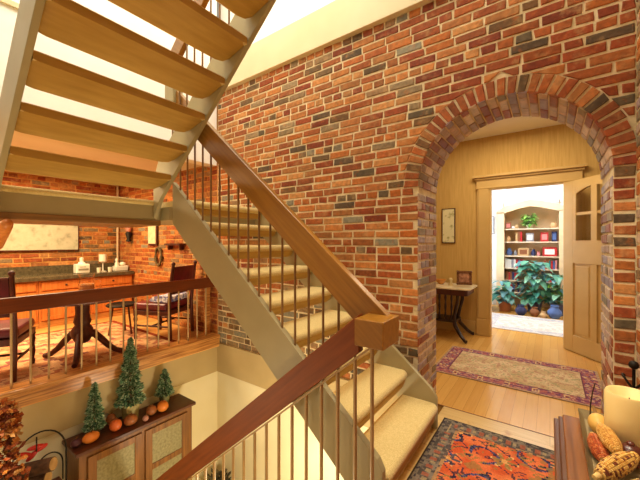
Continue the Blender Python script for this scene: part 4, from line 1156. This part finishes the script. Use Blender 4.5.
# white armchair at the left of the far room
ac = thing('armchair', 'white armchair against the left wall of the far room', 'armchair', (-1.45, 7.5, 0))
wh = flat('white_linen', rgb(236,234,236), .9, .1)
MB().box(-1.85, -1.08, 7.15, 7.85, .16, .36).build('base', wh, ac, bevel=.03)
MB().box(-1.78, -1.06, 7.28, 7.72, .36, .48).build('seat_cushion', wh, ac, bevel=.05, seg=3)
MB().box(-1.98, -1.78, 7.15, 7.85, .16, .86).build('backrest', wh, ac, bevel=.05, seg=3)
for a in (7.13, 7.73): MB().box(-1.85, -1.06, a, a+.14, .16, .60).build('arm', wh, ac, bevel=.04, seg=3)
for x in (-1.9, -1.12):
    for y in (7.2, 7.8): MB().box(x-.02, x+.02, y-.02, y+.02, .0005, .16).build('leg', MT['dark_wood'], ac)
p = thing('wall_picture', 'framed print on the white wall left of the niche', 'picture', (-1.16, NF-.01, 1.62))
MB().box(-1.28, -1.02, NF-.022, NF-.002, 1.60, 2.02).build('frame', BM['grey'], p, bevel=.003)
MB().box(-1.255, -1.045, NF-.026, NF-.021, 1.625, 1.995).build('print', M_noise('blue_print', rgb(150,170,196), rgb(216,220,226), 14, .5), p)

# ------------------------------------------------------------------ chest at the lower right
HZ = .62
cw = M_wood('walnut', rgb(104,58,26), rgb(146,90,46), 'y', rough=.25)
cd = M_wood('dark_walnut', rgb(72,36,18), rgb(104,58,30), 'y', rough=.3)
hc = thing('chest', 'brown wooden chest with stepped moulded top at the bottom right corner', 'chest', (.22, 1.2, .009))
FB = .0092
MB().box(.075, .398, .66, 1.80, FB+.05, HZ-.075).box(.065, .398, .65, 1.81, FB, FB+.05).build('body', cd, hc, bevel=.006)
MB().box(.046, .398, .615, 1.836, HZ-.018, HZ).build('top', cw, hc, bevel=.008, seg=3)
MB().box(.031, .398, .602, 1.849, HZ-.038, HZ-.018).box(.014, .398, .588, 1.862, HZ-.060, HZ-.038).box(.045, .398, .62, 1.835, HZ-.075, HZ-.060).build('moulding', cd, hc, bevel=.005)
for k in range(3):
    z0 = FB+.07+k*.155
    d = MB().box(.062, .075, .70, 1.76, z0, z0+.14).build('drawer', cw, hc, bevel=.004)
    for y in (.95, 1.51): MB().ball((.052, y, z0+.07), .015).build('knob', MT['iron'], d, smooth=True)
tr = MB()
X0, X1, Y0, Y1 = .102, .385, 1.12, 1.845
zt_ = HZ+.0005
b0 = [(X0+.02,Y0+.02),(X1-.02,Y0+.02),(X1-.02,Y1-.02),(X0+.02,Y1-.02)]; b1 = [(X0,Y0),(X1,Y0),(X1,Y1),(X0,Y1)]
tr.quad(*[(x,y,zt_) for x,y in b0]); tr.quad(*[(x,y,zt_+.006) for x,y in b0])
for k in range(4):
    a, b = b0[k], b0[(k+1)%4]; c, d = b1[k], b1[(k+1)%4]
    tr.quad((*a,zt_),(*b,zt_),(*d,zt_+.032),(*c,zt_+.032)); tr.quad((*a,zt_+.006),(*b,zt_+.006),(*d,zt_+.038),(*c,zt_+.038))
    tr.quad((*c,zt_+.032),(*d,zt_+.032),(*d,zt_+.038),(*c,zt_+.038))
o = tr.build('tray', M_noise('dull_pewter', rgb(138,120,84), rgb(172,152,112), 20, .35, .5, metal=.3), None)
tag(rebase(o, (.25, 1.48, zt_)), 'long dull metal tray holding candle and corn on the chest', 'tray')
TRZ = zt_+.0065
cn = thing('pillar_candle', 'thick ivory pillar candle standing in the tray', 'candle', (.240, 1.640, TRZ))
MB().lathe([(.068,TRZ),(.071,TRZ+.004),(.071,.832),(.066,.842),(.056,.838),(.046,.816),(.020,.808),(0,.807)], (.240,1.640,0), 36).build('wax', M_noise('ivory_wax', rgb(238,206,134), rgb(246,220,156), 4, .45, .4), cn, smooth=50)
MB().tube([(.240,1.640,.806),(.240,1.642,.823)], .002, 6).build('wick', MT['iron'], cn)
cn.children[0].data.materials[0].node_tree.nodes['Principled BSDF'].inputs['Subsurface Weight'].default_value = .15
cn.children[0].data.materials[0].node_tree.nodes['Principled BSDF'].inputs['Subsurface Radius'].default_value = (.03,.015,.006)
def cob(p0, p1, r, cols, label, seed):
    random.seed(seed)
    t = thing('corn_cob', label, 'corn', p0, 'dried corn cobs in the tray')
    p0, p1 = Vector(p0), Vector(p1); d = p1-p0; L = d.length; d.normalize()
    a = d.cross(Vector((0,0,1))).normalized(); b = a.cross(d)
    m = MB(); nr_ = int(L/.0072); nk = 17
    core = [p0.lerp(p1, k/8) for k in range(9)]
    prof = lambda t: r*min(1, .55+1.6*t)*(1 if t < .6 else 1-.55*((t-.6)/.4)**1.5)
    m.cur = rgb(206,160,90); m.tube(core, [prof(k/8)*.86 for k in range(9)], 12)
    base = random.choice(cols)
    for i in range(nr_):
        tt = (i+.5)/nr_; R = prof(tt)
        for k in range(nk):
            w = 2*PI*k/nk
            c = p0+d*(L*tt)+(a*math.cos(w)+b*math.sin(w))*R*.88
            m.cur = random.choice(cols)
            q = (a*math.cos(w)+b*math.sin(w)); s1 = d.cross(q)
            hw = R*PI/nk*.95; hl = L/nr_*.47
            vs = [c-d*hl-s1*hw, c+d*hl-s1*hw, c+d*hl+s1*hw, c-d*hl+s1*hw]
            vs += [v+(c-v)*.35+q*R*.17 for v in vs]
            m.add(vs, [(4,5,6,7),(0,1,5,4),(1,2,6,5),(2,3,7,6),(3,0,4,7)])
    m.build('kernels', MT['kernel'], t, vc=True, smooth=30)
    m = MB(); m.tube([p0-d*.022, p0+d*.004], [.008,.010], 8); m.build('stalk', flat('pale_husk', rgb(214,180,112), .8), t, smooth=True)
MT['kernel'] = M_vc('kernel', rough=.3, spec=.5, var=.12)
zc_ = TRZ+.024
cob((.136,1.615,TRZ+.028), (.150,1.455,TRZ+.028), .026, [rgb(190,90,48), rgb(206,112,60), rgb(170,76,44), rgb(210,130,76)], 'reddish orange corn cob along the left side of the tray', 1)
cob((.158,1.60,TRZ+.078), (.186,1.455,TRZ+.070), .0255, [rgb(222,168,84), rgb(230,184,104), rgb(208,146,66)], 'plain yellow corn cob leaning across the red one below the candle', 2)
cob((.126,1.335,TRZ+.040), (.230,1.475,TRZ+.066), .0275, [rgb(228,180,92), rgb(236,196,116), rgb(216,160,78), rgb(120,58,38), rgb(232,188,104)], 'yellow corn cob speckled with dark kernels at the tray front', 3)
cob((.165,1.265,TRZ+.034), (.275,1.385,TRZ+.040), .0285, [rgb(228,196,120), rgb(140,90,60), rgb(236,206,136), rgb(90,60,50)], 'cream corn cob with many dark kernels in the bottom right corner', 4)
o = MB().ball((.226,1.522,TRZ+.040), .040, .037, .040, 20, 12).ball((.226,1.522,TRZ+.079), .012, .012, .010).build('seed_pod', M_noise('dark_seed', rgb(74,32,22), rgb(108,50,34), 12, .3, .5), None, smooth=True)
tag(rebase(o, (.226,1.522,TRZ)), 'glossy dark brown seed pod in front of the candle', 'seed pod')
gd = thing('gourd', 'pale yellow gourd in the tray at the left of the candle', 'gourd', (.158,1.72,TRZ))
MB().ball((.160,1.725,TRZ+.036), .034, .050, .036, 20, 12).build('flesh', M_noise('yellow_skin', rgb(220,168,80), rgb(236,190,104), 8, .4), gd, smooth=True)
MB().tube([(.158,1.76,TRZ+.04),(.156,1.785,TRZ+.055),(.150,1.80,TRZ+.075)], [.009,.006,.005], 8).build('stem', flat('dry_stem', rgb(150,112,64), .8), gd, smooth=True)
o = MB().tube([(.140,1.80,TRZ+.002),(.143,1.815,.70),(.152,1.83,.755),(.160,1.832,.79)], [.003,.003,.0025,.002], 6).build('twig', bark, None, smooth=True)
tag(rebase(o, (.14,1.80,TRZ)), 'thin dark twig standing up at the back of the tray', 'twig')
ir = thing('iron_stand', 'black wrought iron stand with ball finial and curled arms by the right wall', 'stand', (.358, 2.33, 0))
MB().lathe([(.075,.0095),(.075,.02),(.02,.03),(.012,.06)], (.358,2.33,0), 18).build('base', MT['iron'], ir, smooth=50)
MB().tube([(.358,2.33,.05),(.358,2.33,.735)], .007, 8).ball((.358,2.33,.758), .022).build('pole', MT['iron'], ir, smooth=True)
for sx in (-1, 1):
    pts = [(.358,2.33-0,.63)]+[(.358+sx*(.006+.034*math.sin(a)), 2.33-sx*.02*a, .63+.07*a-.020*a*a) for a in (.4,.8,1.2,1.6,2.0,2.4)]
    MB().tube(pts, .006, 8).build('arm', MT['iron'], ir, smooth=True)
# ------------------------------------------------------------------ lights and camera
def area(name, loc, size, power, color, rot=(0,0,0), sy=None):
    l = bpy.data.lights.new(name, 'AREA'); l.energy = power; l.color = color; l.size = size
    if sy: l.shape = 'RECTANGLE'; l.size_y = sy
    o = bpy.data.objects.new(name, l); COL.objects.link(o); o.location = loc; o.rotation_euler = rot; return o
WARM = (1, .80, .56); DAY = (.88, .95, 1)
def fill_spot(name, loc, power, color, cone):
    l = bpy.data.lights.new(name, 'SPOT'); l.energy = power; l.color = color; l.spot_size = math.radians(cone); l.spot_blend = .6; l.shadow_soft_size = .12
    o = bpy.data.objects.new(name, l); COL.objects.link(o); o.location = loc
fill_spot('landing_fill_spot', (-.1, 1.25, 3.28), 150, (1, .88, .64), 104)  # unseen spot added to light the landing floor, rug and chest
area('stair_overhead_fill', (-1.6, 1.9, 5.5), 2.0, 125, (1, .92, .74))  # unseen fill panel added high over the stairs to light the brick wall
area('upper_wall_fill', (-2.3, -.6, 5.4), 1.6, 85, (1, .94, .82))  # unseen area light added to brighten the white upper walls
area('dining_ceiling_lamp', (-5.0, 1.0, 2.40), 1.2, 100, (1, .75, .42))
area('dining_ceiling_lamp', (-5.0, -1.2, 2.40), 1.0, 60, (1, .75, .42))
def bulb(name, loc, power, color, r):
    l = bpy.data.lights.new(name, 'POINT'); l.energy = power; l.color = color; l.shadow_soft_size = r
    o = bpy.data.objects.new(name, l); COL.objects.link(o); o.location = loc
bulb('lower_hall_lamp', (-1.7, 1.75, -.75), 42, (1, .92, .70), .12)
bulb('left_stair_fill', (-2.62, .02, -.25), 26, (1, .84, .56), .12)  # unseen fill light added to brighten the undersides of the overhead treads
bulb('stair_foot_lamp', (-1.25, .35, -.35), 10, (1, .86, .58), .12)
area('hall_lamp', (-.4, 4.3, 2.95), 1.0, 30, (1, .86, .60))
area('far_window', (-1.9, 6.9, 1.7), 1.6, 80, DAY, (0, math.radians(90), math.radians(0)))
area('far_ceiling_lamp', (0, 7.0, 2.95), 1.4, 50, (.94, .97, 1))
w = bpy.data.worlds.new('warm_fill'); sc.world = w; w.use_nodes = True  # even warm ambient fill added all round, entering where the rooms are open
w.node_tree.nodes['Background'].inputs[0].default_value = (1, .91, .74, 1)
w.node_tree.nodes['Background'].inputs[1].default_value = .30

cam = bpy.data.cameras.new('camera'); co = bpy.data.objects.new('camera', cam); COL.objects.link(co)
co.location = (0, 0, 1.4); co.rotation_euler = (PI/2, 0, math.atan(230/320.))
cam.lens = 18; cam.sensor_width = 36; cam.shift_y = 3/640.; cam.clip_start = .02
sc.camera = co
sc.view_settings.view_transform = 'Standard'; sc.view_settings.look = 'None'
sc.view_settings.gamma = 1; sc.view_settings.use_curve_mapping = False
sc.view_settings.exposure = 0.12
